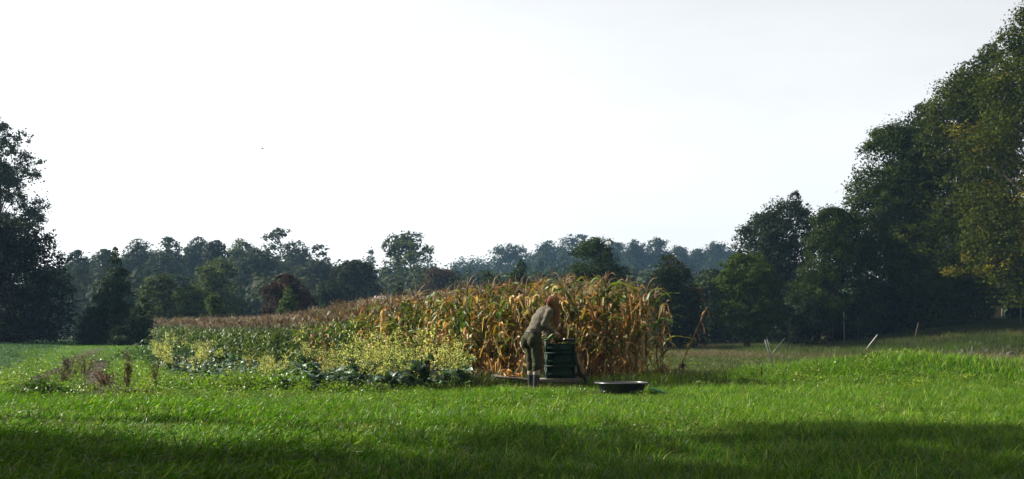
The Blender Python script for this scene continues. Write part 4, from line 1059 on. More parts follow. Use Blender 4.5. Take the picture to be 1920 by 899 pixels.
def voxel_obj(name, bm, mat, parent, vox, smooth=4, disp=0.0, dsize=.12, fac=.5):
    bmesh.ops.recalc_face_normals(bm, faces=bm.faces)
    me = bpy.data.meshes.new(name); bm.to_mesh(me); bm.free(); me.materials.append(mat)
    o = obj(name, me, parent)
    m = o.modifiers.new('remesh', 'REMESH'); m.mode = 'VOXEL'; m.voxel_size = vox; m.use_smooth_shade = True
    s = o.modifiers.new('smooth', 'SMOOTH'); s.iterations = smooth; s.factor = fac
    if disp:
        tx = bpy.data.textures.new(name + '_folds', 'CLOUDS'); tx.noise_scale = dsize; tx.noise_depth = 2
        d = o.modifiers.new('folds', 'DISPLACE'); d.texture = tx; d.strength = disp; d.mid_level = .5; d.texture_coords = 'LOCAL'
    return o

PY = 22.55
def build_person():
    base = G(1000, PY); base.z -= .02
    t = empty('person', base)
    tag(t, 'person in taupe jumper and olive trousers bending over the green crates', 'person')
    k = 1.0
    pel = Vector((-.01, 0, .92)); wai = Vector((.015, .015, 1.07)); che = Vector((.12, .06, 1.28)); upc = Vector((.205, .10, 1.41)); nek = Vector((.255, .125, 1.475)); hed = Vector((.335, .16, 1.575))
    hipR = Vector((.050, -.065, .88)); hipL = Vector((-.062, .065, .88))
    knR = Vector((.068, -.075, .49)); knL = Vector((-.035, .06, .49)); anR = Vector((.042, -.08, .10)); anL = Vector((-.045, .06, .10))
    toR = Vector((.16, .015, .035)); toL = Vector((.075, .16, .035))
    shR = Vector((.285, -.045, 1.405)); shL = Vector((.125, .245, 1.40))
    elR = Vector((.185, -.10, 1.185)); elL = Vector((.16, .34, 1.16)); wrR = Vector((.365, .01, 1.045)); wrL = Vector((.27, .26, .98))
    fac = Vector((.77, .64, 0)); sid = Vector((.64, -.77, 0))
    rotf = Matrix.Rotation(math.atan2(.64, .77), 4, 'Z')
    lean = rotf @ Matrix.Rotation(R(30), 4, 'Y')
    # body: one continuous surface
    bm = bmesh.new()
    headM = rotf @ Matrix.Rotation(R(42), 4, 'Y')
    ellipsoid(bm, hed, (.092, .074, .115), headM)
    ellipsoid(bm, hed + headM.to_3x3() @ Vector((.03, 0, -.055)), (.06, .055, .06), headM)          # jaw
    ellipsoid(bm, hed + headM.to_3x3() @ Vector((.098, 0, -.02)), (.018, .012, .022), headM)        # nose
    ellipsoid(bm, hed + headM.to_3x3() @ Vector((.088, 0, -.062)), (.012, .024, .007), headM)       # mouth
    for sy in (-1, 1):
        ellipsoid(bm, hed + headM.to_3x3() @ Vector((.0, sy * .075, -.01)), (.02, .010, .03), headM)  # ears
        ellipsoid(bm, hed + headM.to_3x3() @ Vector((.080, sy * .032, .012)), (.010, .013, .010), headM)  # eyes
    capsule(bm, upc, hed - Vector((.02, .01, .06)), .055, .05)
    def torso(bm, g):
        ellipsoid(bm, pel, (.10 + g, .14 + g, .11 + g), rotf)
        ellipsoid(bm, wai, (.095 + g, .135 + g, .13 + g), lean)
        ellipsoid(bm, (wai + che) / 2, (.105 + g, .142 + g, .14 + g), lean)
        ellipsoid(bm, che, (.112 + g, .158 + g, .15 + g), lean)
        ellipsoid(bm, upc, (.095 + g, .165 + g, .10 + g), lean)
    def arm(bm, sh, el, wr, g):
        ellipsoid(bm, sh, (.062 + g,) * 3); capsule(bm, sh, el, .052 + g, .042 + g); capsule(bm, el, wr, .043 + g, .028 + g)
    def leg(bm, hp, kn, an, g):
        capsule(bm, hp, kn, .088 + g, .058 + g); capsule(bm, kn, an, .060 + g, .040 + g)
        ellipsoid(bm, kn + (an - kn) * .2 - fac * .012, (.056 + g, .056 + g, .08 + g))
    torso(bm, 0)
    for s_ in (shR, shL): capsule(bm, upc, s_, .07, .055)
    arm(bm, shR, elR, wrR, 0); arm(bm, shL, elL, wrL, 0); leg(bm, hipR, knR, anR, -.014); leg(bm, hipL, knL, anL, -.014)
    for an, to in ((anR, toR), (anL, toL)): capsule(bm, an - Vector((0, 0, .05)), to, .042, .032)
    # hands: palm, four fingers closing round the ear, thumb from the side
    for wr, d, up in ((wrR, Vector((.75, .45, -.35)).normalized(), Vector((.2, .3, .9))), (wrL, Vector((.7, -.1, -.6)).normalized(), Vector((.5, .3, .8)))):
        across = d.cross(up).normalized(); dn = across.cross(d).normalized() * -1
        pc = wr + d * .055
        capsule(bm, wr, wr + d * .085, (.026, .038), (.020, .040))
        for f in range(4):
            o = wr + d * .085 + across * (-.03 + .02 * f); ln = (.030, .034, .032, .025)[f]
            k1 = o + d * ln + dn * .008; k2 = k1 + d * ln * .35 + dn * ln * .8; k3 = k2 - d * ln * .35 + dn * ln * .5
            capsule(bm, o, k1, .0095, .009, 8); capsule(bm, k1, k2, .009, .008, 8); capsule(bm, k2, k3, .008, .007, 8)
        o = wr + d * .03 - across * .034
        k1 = o + d * .03 - across * .022 + dn * .015; k2 = k1 + d * .03 + dn * .015
        capsule(bm, o, k1, .012, .010, 8); capsule(bm, k1, k2, .010, .008, 8)
    voxel_obj('body', bm, M_SKIN, t, .0065, 2)
    # jumper
    bm = bmesh.new(); g = .014
    ellipsoid(bm, wai + Vector((-.005, -.004, .0)), (.105 + g, .148 + g, .10 + g), lean)
    ellipsoid(bm, (wai + che) / 2, (.107 + g, .146 + g, .14 + g), lean)
    ellipsoid(bm, che, (.112 + g, .160 + g, .15 + g), lean); ellipsoid(bm, upc, (.093 + g, .165 + g, .095 + g), lean)
    for s_ in (shR, shL): capsule(bm, upc, s_, .075, .06)
    for a_ in ((shR, elR, wrR), (shL, elL, wrL)): arm(bm, a_[0], a_[1], a_[2] + (a_[1] - a_[2]) * .12, g)
    capsule(bm, upc, nek, .072, .062)
    voxel_obj('jumper', bm, M_SWEAT, t, .011, 5, .022, .09)
    # trousers
    bm = bmesh.new(); g = .018
    ellipsoid(bm, pel + Vector((-.01, -.005, .05)), (.125 + g, .175 + g, .125), rotf)
    for hp in (hipR, hipL): ellipsoid(bm, hp + Vector((-.02, -.01, .02)) - fac * .035, (.114, .110, .135), rotf)
    leg(bm, hipR, knR, anR + Vector((0, 0, .29)), g + .006); leg(bm, hipL, knL, anL + Vector((0, 0, .29)), g + .006)
    voxel_obj('trousers', bm, M_TROUS, t, .011, 5, .026, .08)
    bm = bmesh.new()
    bl = MB()
    for kk in range(1):
        th = np.linspace(0, 2 * math.pi, 29)
        ctr = np.array(wai + Vector((-.012, -.006, -.035)))
        ring = np.array([np.array(rotf.to_3x3() @ (Matrix.Rotation(R(14), 3, 'Y') @ Vector((.125 * math.cos(a), .168 * math.sin(a), 0)))) + ctr for a in th])
        bl.tube(ring, .016, 6)
    bm.free()
    obj('belt', bl.mesh('belt', M_BOOT, True), t)
    for an, kn, to in ((anR, knR, toR), (anL, knL, toL)):
        b = bmesh.new(); top = an + (kn - an) * .58
        capsule(b, an, top, .052, .066); capsule(b, an - Vector((0, 0, .045)), to, .052, .042); ellipsoid(b, an - Vector((0, 0, .05)) - fac * .02, (.055, .055, .05))
        voxel_obj('boot', b, M_BOOT, t, .011, 3)
        b = bmesh.new(); capsule(b, top - Vector((0, 0, .01)), top + Vector((0, 0, .035)), .068, .068); voxel_obj('sock', b, M_SOCK, t, .011, 2)
    # hair: skull cap, bun and long loose strands falling past the face
    rr = np.random.default_rng(17); b = MB()
    hm = np.array(headM.to_3x3()); hc = np.array(hed)
    AU = np.array((.26, .115, .045)); LT = np.array((.55, .33, .14)); DKH = np.array((.065, .03, .016))
    def strand(p0, p1, p2, w, c, m=7):
        q = np.linspace(0, 1, m)[:, None]
        pts = p0 * (1 - q) ** 2 + 2 * p1 * q * (1 - q) + p2 * q * q
        ph = rr.uniform(0, 6.28); am = .010 * q
        pts = pts + np.concatenate([am * np.sin(q * 14 + ph), am * np.cos(q * 11 + ph), 0 * q], 1)
        b.tube(pts, w * np.linspace(1, .35, m), 3, c, cap=False)
    def onhead(phi, sx, rad=1.05): return hc + hm @ np.array([.098 * math.cos(phi) * rad, .086 * math.sin(sx) * rad, .12 * math.sin(phi) * rad * math.cos(sx)])
    for i in range(1500):                                  # cap: from the forehead over the crown to the nape
        a = rr.uniform(-1.5, 1.5)
        p0 = onhead(rr.uniform(.5, 2.4), a * .8); p2 = onhead(rr.uniform(1.6, 3.9), a, 1.1)
        c = (AU if rr.uniform() < .6 else LT if rr.uniform() < .6 else DKH) * rr.uniform(.7, 1.3)
        strand(p0, (p0 + p2) / 2 + (((p0 + p2) / 2) - hc) * .25, p2, .0042, c, 5)
    for i in range(2600):                                  # hanging locks, forward of the face and over the nape
        s_ = rr.uniform(-1, 1); back = rr.uniform() < .3
        p0 = hc + hm @ np.array([rr.uniform(-.09, -.02) if back else rr.uniform(-.03, .085), s_ * .085, rr.uniform(-.07, .06)])
        L = rr.uniform(.10, .42) * (1.0 if s_ < .2 else .8) * (.55 if back else 1)
        lock = math.sin(s_ * 9 + 1) * .018
        p2 = np.array([hc[0] + (.02 if back else .075) + lock + rr.normal() * .026, hc[1] + .02 - s_ * .05 + rr.normal() * .03, p0[2] - L])
        p1 = np.array([(p0[0] + p2[0]) / 2 + .06 * rr.uniform(0, 1.2), p0[1] - .02 * s_, p0[2] - L * .25])
        c = (AU if rr.uniform() < .45 else DKH if rr.uniform() < .35 else LT) * rr.uniform(.8, 1.4)
        strand(p0, p1, p2, .0028, c, 7)
    bun = hc + hm @ np.array([-.055, -.01, .10])
    for i in range(160):                                   # bun
        ax = rr.normal(size=3); ax /= np.linalg.norm(ax); u = np.cross(ax, rr.normal(size=3)); u /= np.linalg.norm(u); v = np.cross(ax, u)
        th = np.linspace(0, 4.5, 8)[:, None]; b.tube(bun + .042 * rr.uniform(.7, 1.05) * (np.cos(th) * u + np.sin(th) * v) * np.array([1, 1, .8]), .005, 3, LT * rr.uniform(.6, 1.1), cap=False)
    for i in range(60):                                    # fly-away wisps
        p0 = hc + hm @ (np.array([-.03, 0, .06]) + rr.normal(size=3) * .06); d = rr.normal(size=3) * .06; d[2] = abs(d[2]) * .4
        strand(p0, p0 + d, p0 + d * 1.6 - np.array([0, 0, .03]), .0018, LT, 5)
    tag(obj('hair', b.mesh('hair', M_HAIR), t), kind='stuff')
    bm = bmesh.new(); ellipsoid(bm, hed + headM.to_3x3() @ Vector((-.018, 0, .010)), (.096, .085, .118), headM); capsule(bm, hed + Vector((.02, 0, -.03)), hed + Vector((.075, .01, -.24)), (.06, .055), (.02, .025))
    me = bpy.data.meshes.new('hair_under'); bm.to_mesh(me); bm.free(); me.materials.append(solid_mat('hair_under', (.10, .04, .018), .7, .2, nscale=60)); obj('hair_under', me, t)
    # ear of corn in the hands
    e = empty('corn_ear', base + Vector((.335, .12, .99))); tag(e, 'green-husked corn ear held in the hands above the top crate', 'corn ear')
    b = MB(); q = np.linspace(0, 1, 8)
    d0 = np.array((.17, -.10, .15)); b.tube(-d0[None] * .5 * 1.0 + d0 * q[:, None], np.array([.012, .026, .032, .034, .032, .026, .016, .004]), 9, GRN * 2.0)
    obj('husk', b.mesh('husk', M_CORN, True), e)
    for i in range(5):
        b = MB(); b.add(*ribbon(-d0 * .5, rr.uniform(2.4, 4.4), rr.uniform(.2, .32), .05, 1.0, 2.4, .4, rr.normal() * .5, .4, GRN * 2, OLV * 1.3, rr)); obj('leaf', b.mesh('leaf', M_CORN), e)
build_person()

# ------------------------------------------------------------------ crates, barrow, tub
M_CRATE = solid_mat('dark_green_plastic', (.004, .020, .009), .5, .2, nscale=40, var=.2, bump=.08)
M_WOOD = solid_mat('grey_weathered_wood', (.12, .105, .085), .85, .2, nscale=18, var=.35, bump=.5)
M_STEEL = solid_mat('dark_steel', (.06, .06, .06), .5, .5, metal=.6, nscale=30, var=.3)
M_RUBBER = solid_mat('tyre_rubber', (.025, .025, .025), .75, .3, nscale=40, var=.3)
M_TUB = solid_mat('black_plastic', (.020, .020, .021), .36, .5, nscale=25, var=.3, bump=.06)
M_WHITE = solid_mat('white_cloth', (.55, .53, .5), .8, .2, nscale=20, var=.12, bump=.3)
M_PALE = solid_mat('galvanised_steel', (.15, .15, .145), .5, .5, metal=.3, nscale=60, var=.35)

def crate_meshes():
    W, D, H = .53, .36, .232
    rim = MB(); base = MB(); sides = []
    for sx, sy, dx, dy in ((0, -1, W, .03), (0, 1, W, .03), (-1, 0, .03, D - .06), (1, 0, .03, D - .06)):
        rim.box((sx * (W / 2 - .012), sy * (D / 2 - .012), H - .012), (dx, dy, .024))
    for k in range(9): base.box((0, -D / 2 + .035 + k * (D - .07) / 8, .012), (W - .05, .022, .014))
    for k in range(2): base.box(((-1, 1)[k] * .13, 0, .006), (.03, D - .05, .01))
    for ax, sgn, ln in ((0, -1, W), (0, 1, W), (1, -1, D), (1, 1, D)):
        b = MB()
        def bar(u, z, du, dz, th=.008):
            if ax == 0: b.box((u, sgn * (D / 2 - .016), z), (du, th, dz))
            else: b.box((sgn * (W / 2 - .016), u, z), (th, du, dz))
        l2 = ln - .05
        for z, hz_ in ((.012, .022), (.060, .016), (.105, .016), (.150, .018)): bar(0, z, l2, hz_)
        n = max(5, int(l2 / .045))
        for i in range(n + 1): bar(-l2 / 2 + l2 * i / n, .08, .012, .13, .0085)
        bar(0, .082, l2, .142, .005)
        # upper band: hand hole in the middle, ladder of slots each side
        for i in range(n + 1):
            u = -l2 / 2 + l2 * i / n
            if abs(u) > .075: bar(u, .184, .010, .055, .0086)
        if ax == 1: bar(-l2 / 4 - .02, .18, l2 / 2 - .08, .05, .006); bar(l2 / 4 + .02, .18, l2 / 2 - .08, .05, .006)
        sides.append(b.mesh('side_panel', M_CRATE))
    posts = MB()
    for sx in (-1, 1):
        for sy in (-1, 1): posts.box((sx * (W / 2 - .018), sy * (D / 2 - .018), H / 2 - .012), (.032, .032, H - .028))
    return rim.mesh('rim', M_CRATE), base.mesh('base', M_CRATE), sides, posts.mesh('corner_posts', M_CRATE)

def build_cart():
    Yc = 23.05; g = G(1050, Yc); rz = R(4)
    t = empty('flatbed_barrow', g, rz)
    tag(t, 'flat wooden wheelbarrow carrying the stack of green crates', 'wheelbarrow')
    zd = .195
    x0 = X(1004, Yc) - g.x; x1 = X(1088, Yc) - g.x; xh = X(926, Yc) - g.x
    for k in range(5):
        b = MB(); b.box(((x0 + x1) / 2, -.22 + k * .11, zd), (x1 - x0, .10, .024)); obj('deck_board', b.mesh('deck_board', M_WOOD), t)
    for s in (-1, 1):
        b = MB(); b.tube(np.array([[x1 - .02, s * .24, zd - .035], [x0, s * .26, zd - .03], [(x0 + xh) / 2, s * .30, zd + .015], [xh, s * .31, zd + .055]]), [.024, .024, .022, .018], 8); obj('handle', b.mesh('handle', M_WOOD, True), t)
        b = MB(); b.tube(np.array([[x0 + .03, s * .26, zd - .03], [x0 - .02, s * .27, -.02]]), .018, 6); obj('leg', b.mesh('leg', M_STEEL), t)
    b = MB(); M3 = Matrix.Rotation(R(-14), 3, 'Y')
    for k in range(3): b.box((x1 - .055 + .0, -.17 + .17 * k, zd + .27), (.022, .05, .50), Matrix.Rotation(R(-14), 3, 'Y'))
    b.box((x1 - .11, 0, zd + .49), (.026, .44, .05), M3)
    obj('front_rack', b.mesh('front_rack', M_STEEL), t)
    ty = empty('wheel', (x1 - .02, 0, .155)); ty.parent = t
    b = MB(); th = np.linspace(0, 2 * math.pi, 25); b.tube(np.stack([.125 * np.cos(th), 0 * th, .125 * np.sin(th)], -1), .035, 8, cap=False); obj('tyre', b.mesh('tyre', M_RUBBER, True), ty)
    b = MB()
    for k in range(6):
        a = k * math.pi / 3; b.tube(np.array([[0, 0, 0], [.1 * math.cos(a), 0, .1 * math.sin(a)]]), .01, 5)
    b.tube(np.array([[0, -.09, 0], [0, .09, 0]]), .014, 8); obj('rim', b.mesh('rim', M_STEEL), ty)
    for s in (-1, 1):
        b = MB(); b.tube(np.array([[x1 - .02, s * .085, .155], [x1 - .10, s * .1, zd - .02]]), .014, 6); obj('fork', b.mesh('fork', M_STEEL), t)
    rim, base, sides, posts = crate_meshes()
    labs = ['bottom dark green plastic crate of the stack on the barrow', 'middle dark green plastic crate of the stack', 'top green slotted crate, full of corn ears']
    cxp = X(1050, 22.9)
    for k in range(3):
        c = empty('plastic_crate', (cxp + (.0, .004, -.006)[k], Yc - .03, g.z + zd + .013 + k * .234), rz + R((0, 1.2, -1.5)[k]))
        tag(c, labs[k], 'crate', 'green crates stacked on the barrow')
        obj('rim', rim, c); obj('base', base, c); obj('corner_posts', posts, c)
        for me in sides: obj('side_panel', me, c)
        if k < 2:
            b = MB()
            for sx_, sy_, dx_, dy_ in ((0, -1, .46, .004), (0, 1, .46, .004), (-1, 0, .004, .29), (1, 0, .004, .29)): b.box((sx_ * .235, sy_ * .15, .115), (dx_, dy_, .19))
            obj('slot_backing', b.mesh('slot_backing', M_CRATE), c)  # added dark plates so the slots of the lower crates read solid
    topz = g.z + zd + .013 + 2 * .234
    rr = np.random.default_rng(31)
    labs = ['corn ear by the near left corner inside the top crate', 'corn ear by the near right corner inside the top crate', 'corn ear in the middle of the top crate', 'corn ear at the back left inside the top crate', 'corn ear at the back right inside the top crate', 'corn ear lying across the others in the top crate', 'corn ear nearest the front rack in the top crate']
    for k, (dx, dy, dz) in enumerate([(-.15, -.10, .05), (.12, -.10, .05), (0, 0, .05), (-.14, .09, .05), (.13, .08, .05), (-.03, -.04, .11), (.17, 0, .11)]):
        e = empty('corn_ear', (cxp + dx, Yc - .03 + dy, topz + dz), rr.uniform(-.6, .6)); tag(e, labs[k], 'corn ear', 'corn ears in the top crate')
        b = MB(); q = np.linspace(0, 1, 7); b.tube(np.stack([-.11 + .22 * q, 0 * q, .02 * q], -1), np.array([.014, .028, .034, .034, .03, .02, .005]), 8, GRN * 2.2); obj('husk', b.mesh('husk', M_CORN, True), e)
        b = MB(); b.add(*ribbon(np.array([.05, 0, .02]), rr.uniform(-.8, .8), .17, .05, .9, 2.2, .5, .3, .4, GRN * 2.4, OLV * 1.6, rr)); obj('leaf', b.mesh('leaf', M_CORN), e)
    # thin white sheet lying over the far corner of the top crate
    xs = np.linspace(-.105, .105, 11); ys = np.linspace(-.09, .09, 9); xx, yy = np.meshgrid(xs, ys)
    zz_ = .016 + .012 * fbm(xx * 18, yy * 18, 3) - .9 * np.maximum(np.abs(xx) - .085, 0) - .5 * np.maximum(yy - .06, 0)
    V = np.stack([xx, yy, zz_], -1).reshape(-1, 3); V2 = V - np.array([0, 0, .006]); n = 11
    i = np.arange(8)[:, None] * n; j = np.arange(10)[None, :]
    Q = np.stack([i + j, i + j + 1, i + n + j + 1, i + n + j], -1).reshape(-1, 4)
    s_ = obj('white_sheet', mesh_np('white_sheet', np.vstack([V, V2]), np.vstack([Q, (Q + len(V))[:, ::-1]]), None, M_WHITE, True))
    s_.location = (cxp + .17, Yc + .08, topz + .226); s_.rotation_euler = (0, 0, rz); tag(s_, 'thin white sheet on the far corner of the top crate', 'sack')
    # heap of dry husks on the barrow handles
    h = empty('husk_heap', (X(957, Yc), Yc + .1, g.z + zd + .03)); tag(h, 'heap of dry orange corn husks lying on the barrow handles', 'husks')
    for k in range(26):
        b = MB(); p = rr.normal(size=3) * np.array([.08, .08, .03]); p[2] = abs(p[2])
        b.add(*ribbon(p, rr.uniform(0, 6.28), rr.uniform(.12, .26), rr.uniform(.04, .07), rr.uniform(.3, 1.2), rr.uniform(1.8, 2.6), .4, rr.normal(), .6, (ORNG if rr.uniform() < .6 else TAN) * rr.uniform(.8, 1.2), TAN, rr)); obj('husk', b.mesh('husk', M_CORN), h)
build_cart()

def build_tub():
    g = Vector((TUB[0], TUB[1], gz(*TUB)))
    t = empty('round_tub', g); tag(t, 'wide round black plastic tub standing in the grass', 'tub')
    b = MB(); b.lathe([(0.0, .004), (.30, .0), (.325, .02), (.40, .195), (.405, .20), (.395, .20), (.315, .024), (.29, .012), (0, .012)], 56); obj('shell', b.mesh('shell', M_TUB, True), t)
    b = MB(); b.lathe([(.398, .190), (.432, .190), (.440, .198), (.432, .210), (.404, .212), (.398, .202), (.398, .190)], 56); obj('rim', b.mesh('rim', solid_mat('rim_highlight_plastic', (.06, .06, .062), .28, .6, nscale=25, var=.3, bump=.05), True), t)  # rim coloured lighter than the shell to paint in its sun highlight
    q = G(1232, 20.3); b = MB()
    pts = np.array([[-.10, .02, .10], [-.06, 0, .115], [-.01, .02, .085], [.05, -.01, .075], [.10, .01, .05], [.15, .0, .045]])
    b.tube(pts, [.012, .013, .013, .013, .013, .012], 8)
    h = obj('hose_end', b.mesh('hose_end', solid_mat('teal_hose', (.03, .20, .16), .35, .5, nscale=50, var=.15), True)); h.location = q; tag(h, 'short teal hose end lying in the grass beside the tub', 'hose')
build_tub()

# ------------------------------------------------------------------ stakes, sticks, posts
def stick(name, label, cat, pts, rad, mat, group=None, n=6, col=(1, 1, 1)):
    p0 = Vector(pts[0]); b = MB(); b.tube(np.array([np.array(Vector(p) - p0) for p in pts]), rad, n, col)
    o = obj(name, b.mesh(name, mat, True)); o.location = p0; tag(o, label, cat, group); return o

def build_sticks():
    rr = np.random.default_rng(61)
    # perforated steel stake
    Y = 26.0; a = G(1457, Y); e = P(1436, 637, Y); a.z -= .1
    t = empty('steel_stake', a); tag(t, 'leaning perforated metal stake in the grass right of the corn', 'stake')
    d = np.array(e - a); L = np.linalg.norm(d); dz = d / L; sx = np.cross(dz, [0, 1, 0]); sx /= np.linalg.norm(sx); M3 = np.stack([sx, np.cross(dz, sx), dz], 1)
    for s in (-1, 1):
        b = MB(); b.box(d / 2 + sx * s * .024, (.007, .016, L), M3); obj('rail', b.mesh('rail', M_PALE), t)
    n = int(L / .055)
    for k in range(n):
        b = MB(); b.box(d * (k + .5) / n, (.041, .010, .020), M3); obj('rung', b.mesh('rung', M_PALE), t)
    stick('bamboo_cane', 'thin cane leaning on the metal stake', 'cane', [P(1449, 662, 26.15), P(1458, 650, 26.3), P(1472, 634, 26.45)], [.007, .006, .004], M_PALE)
    # white stake by the trees and its dark foot
    Y = 55.0
    t = empty('white_stake', G(1627, Y)); tag(t, 'slanting white stake in front of the dark trees', 'stake'); o = t.location.copy()
    b = MB(); b.tube(np.array([P(1624, 655, Y) - o, P(1645, 628, Y) - o]), .016, 6); obj('bar', b.mesh('bar', M_WHITE), t)
    b = MB(); b.tube(np.array([(0, 0, -.1), P(1626, 654, Y) - o]), .014, 5); obj('foot', b.mesh('foot', M_STEEL), t)
    # thin fence pegs before the bank
    for i, (px, yt, Y) in enumerate([(1766, 652, 49), (1822, 648, 48), (1880, 650, 47), (1665, 676, 42), (1740, 678, 36)]):
        lab = ['thin dark fence peg at the pale rubble heap, first from it', 'tall thin dark fence peg between the two rubble heaps', 'thin dark fence peg before the flat rubble near the right edge', 'short pale peg in the tawny meadow', 'pale dry stem standing in the tawny meadow grass'][i]
        stick('fence_peg', lab, 'peg', [G(px, Y) - Vector((0, 0, .05)), P(px + 1, yt, Y)], .012 if i < 3 else .014, M_STEEL if i < 3 else M_TWIG)
    # field fence at the trees
    for i, (px, yt) in enumerate([(1562, 597), (1583, 585), (1610, 592), (1480, 606), (1530, 600)]):
        Y = 60.5; lab = ['weathered fence post left of the tall pale post', 'tall pale fence post under the trees', 'weathered fence post right of the tall pale post', 'weathered fence post at the far left of the old fence', 'weathered fence post second from the left of the old fence'][i]
        stick('fence_post', lab, 'fence post', [G(px, Y) - Vector((0, 0, .1)), P(px - 1, yt, Y)], [.032, .026], M_BARK if i != 1 else M_WOOD, 'old fence posts under the trees')
    stick('garden_pole', 'bare pole leaning against the dark undergrowth', 'pole', [G(1713, 58), P(1722, 605, 58)], [.02, .012], M_TWIG)
    # forked stick in the grass
    Y = 21.0; z0 = gz(X(1490, Y), Y); t = empty('forked_branch', (X(1490, Y), Y, z0)); tag(t, 'forked dead branch lying in the grass on the right', 'branch'); o = t.location
    b = MB(); b.tube(np.array([P(1474, 752, Y) - o, P(1485, 741, Y) - o, P(1493, 735, Y) - o, P(1502, 726, Y) - o]), [.016, .022, .02, .012], 7, (1.5, 1.3, 1.1)); obj('main_stem', b.mesh('main_stem', M_TWIG, True), t)
    b = MB(); b.tube(np.array([P(1494, 735, Y) - o, P(1502, 740, Y) - o, P(1512, 748, Y) - o]), [.015, .011, .006], 6, (1.3, 1.1, 1)); obj('side_stem', b.mesh('side_stem', M_TWIG, True), t)
    stick('dead_twig', 'thin dead twig right of the forked branch', 'twig', [P(1538, 752, 20.6), P(1555, 746, 20.7), P(1573, 743, 20.8)], [.007, .009, .005], M_TWIG)
    stick('dead_twig', 'slanting dark stem in the grass between the stake and the tub', 'twig', [P(1460, 748, 21.5), P(1466, 735, 21.5), P(1471, 724, 21.5)], [.006, .006, .004], M_TWIG, col=(.4, .5, .3))
    # tall dark weed stem
    t = empty('dock_weed', G(1428, 21.6)); tag(t, 'single dark upright weed stem left of the metal stake', 'weed'); o = t.location
    b = MB(); b.tube(np.array([(0, 0, 0), P(1427, 720, 21.6) - o, P(1427.5, 690, 21.6) - o]), [.006, .005, .003], 5, (.3, .35, .2)); obj('stem', b.mesh('stem', M_TWIG), t)
    b = MB()
    for k in range(34):
        f = rr.uniform(.72, 1); q = np.array(P(1427.5, 690, 21.6) - o) * f; b.tube(np.array([q, q + rr.normal(size=3) * .014 + np.array([0, 0, .015])]), .006, 3, (.3, .3, .2))
    obj('seed_head', b.mesh('seed_head', M_TWIG), t)
    # dry dock and mugwort stalks on the left
    def dead_weed(px, Y, h, w, n, lab, col, seed):
        r2 = np.random.default_rng(seed); t = empty('dead_weed', G(px, Y)); tag(t, lab, 'weed')
        st = MB(); sd_ = MB()
        for k in range(n):
            hh = h * r2.uniform(.55, 1); dx, dy = r2.normal(size=2) * w
            q = np.linspace(0, 1, 6)[:, None]; pts = np.concatenate([dx * q ** .8, dy * q ** .8, hh * q], 1) + np.concatenate([r2.normal(size=(6, 2)) * .008, np.zeros((6, 1))], 1)
            st.tube(pts, np.linspace(.008, .003, 6), 4, col, cap=False)
            for j in range(9):
                f = r2.uniform(.3, 1); s0 = np.array([np.interp(f, q[:, 0], pts[:, a_]) for a_ in range(3)]); e2 = s0 + np.array([r2.normal() * .05, r2.normal() * .05, r2.uniform(.02, .1)])
                st.tube(np.array([s0, e2]), [.004, .002], 3, col, cap=False)
                m = 7; pp = s0 + (e2 - s0) * r2.uniform(0, 1.1, (m, 1)) + r2.normal(size=(m, 3)) * .01; nn = r2.normal(size=(m, 3)); nn /= np.linalg.norm(nn, axis=1)[:, None]
                sd_.add(*leaves_np(pp, nn, r2.uniform(.012, .035, m), r2.uniform(.008, .02, m), np.tile(np.array(col) * np.array((.075, .06, .03)), (m, 1)) * r2.uniform(.7, 1.5, (m, 1)), r2))
        obj('stem', st.mesh('stem', M_TWIG), t); tag(obj('seed_head', sd_.mesh('seed_head', M_HAY), t), kind='stuff')
    dead_weed(238, 21.8, .78, .05, 9, 'tall slim dry brown weed standing alone on the left', (.75, .68, .5), 1)
    dead_weed(128, 31.0, .62, .14, 10, 'wide brown dead weed at the far rut, left one of the pair', (.7, .66, .5), 2)
    dead_weed(158, 29.0, .72, .12, 9, 'wide brown dead weed at the far rut, right one of the pair', (.7, .64, .5), 3)
    dead_weed(196, 22.3, .34, .08, 9, 'short reddish dead weed at the near end of the right rut', (.9, .55, .42), 4)
    dead_weed(292, 22.6, .46, .05, 5, 'thin sparse dead weed between the tall slim one and the kale', (.8, .62, .45), 5)
    dead_weed(118, 24.2, .3, .06, 6, 'short grey-brown dead weed between the two ruts', (.7, .6, .5), 6)
    # nettle clump and other dark leafy clumps
    def clump(name, px, Y, sx, sy, h, n, lab, col, leaf, seed, cat='plant'):
        r2 = np.random.default_rng(seed); t = empty(name, G(px, Y)); tag(t, lab, cat); st = MB()
        m = n; a_ = r2.normal(size=m) * sx; b_ = r2.normal(size=m) * sy; env = np.exp(-.5 * ((a_ / sx) ** 2 + (b_ / sy) ** 2) * .6)
        z = h * env * r2.uniform(.15, 1, m)
        nn = r2.normal(size=(m, 3)) * .6 + np.array([0, 0, .8]); nn /= np.linalg.norm(nn, axis=1)[:, None]
        V, Q, C = leaves_np(np.stack([a_, b_, z], -1), nn, leaf * r2.uniform(.6, 1.3, m), leaf * .5 * r2.uniform(.7, 1.2, m), np.array(col) * r2.uniform(.6, 1.4, (m, 1)), r2)
        tag(obj('leaves', mesh_np('leaves', V, Q, C, M_GRASS), t), kind='stuff')
        for k in range(14):
            i = r2.integers(0, m); st.tube(np.array([[a_[i] * .6, b_[i] * .6, -.02], [a_[i], b_[i], z[i]]]), .004, 3, (.4, .5, .25), cap=False)
        obj('stem', st.mesh('stem', M_TWIG), t)
    clump('nettle_clump', 76, 20.0, .26, .18, .30, 1500, 'dark green leafy nettle clump at the near end of the left rut', (.035, .07, .014), .06, 1)
    clump('dock_clump', 1690, 26.6, .6, .4, .34, 900, 'tall yellow-green weed clump topping the mound on the right', (.085, .13, .02), .08, 2)
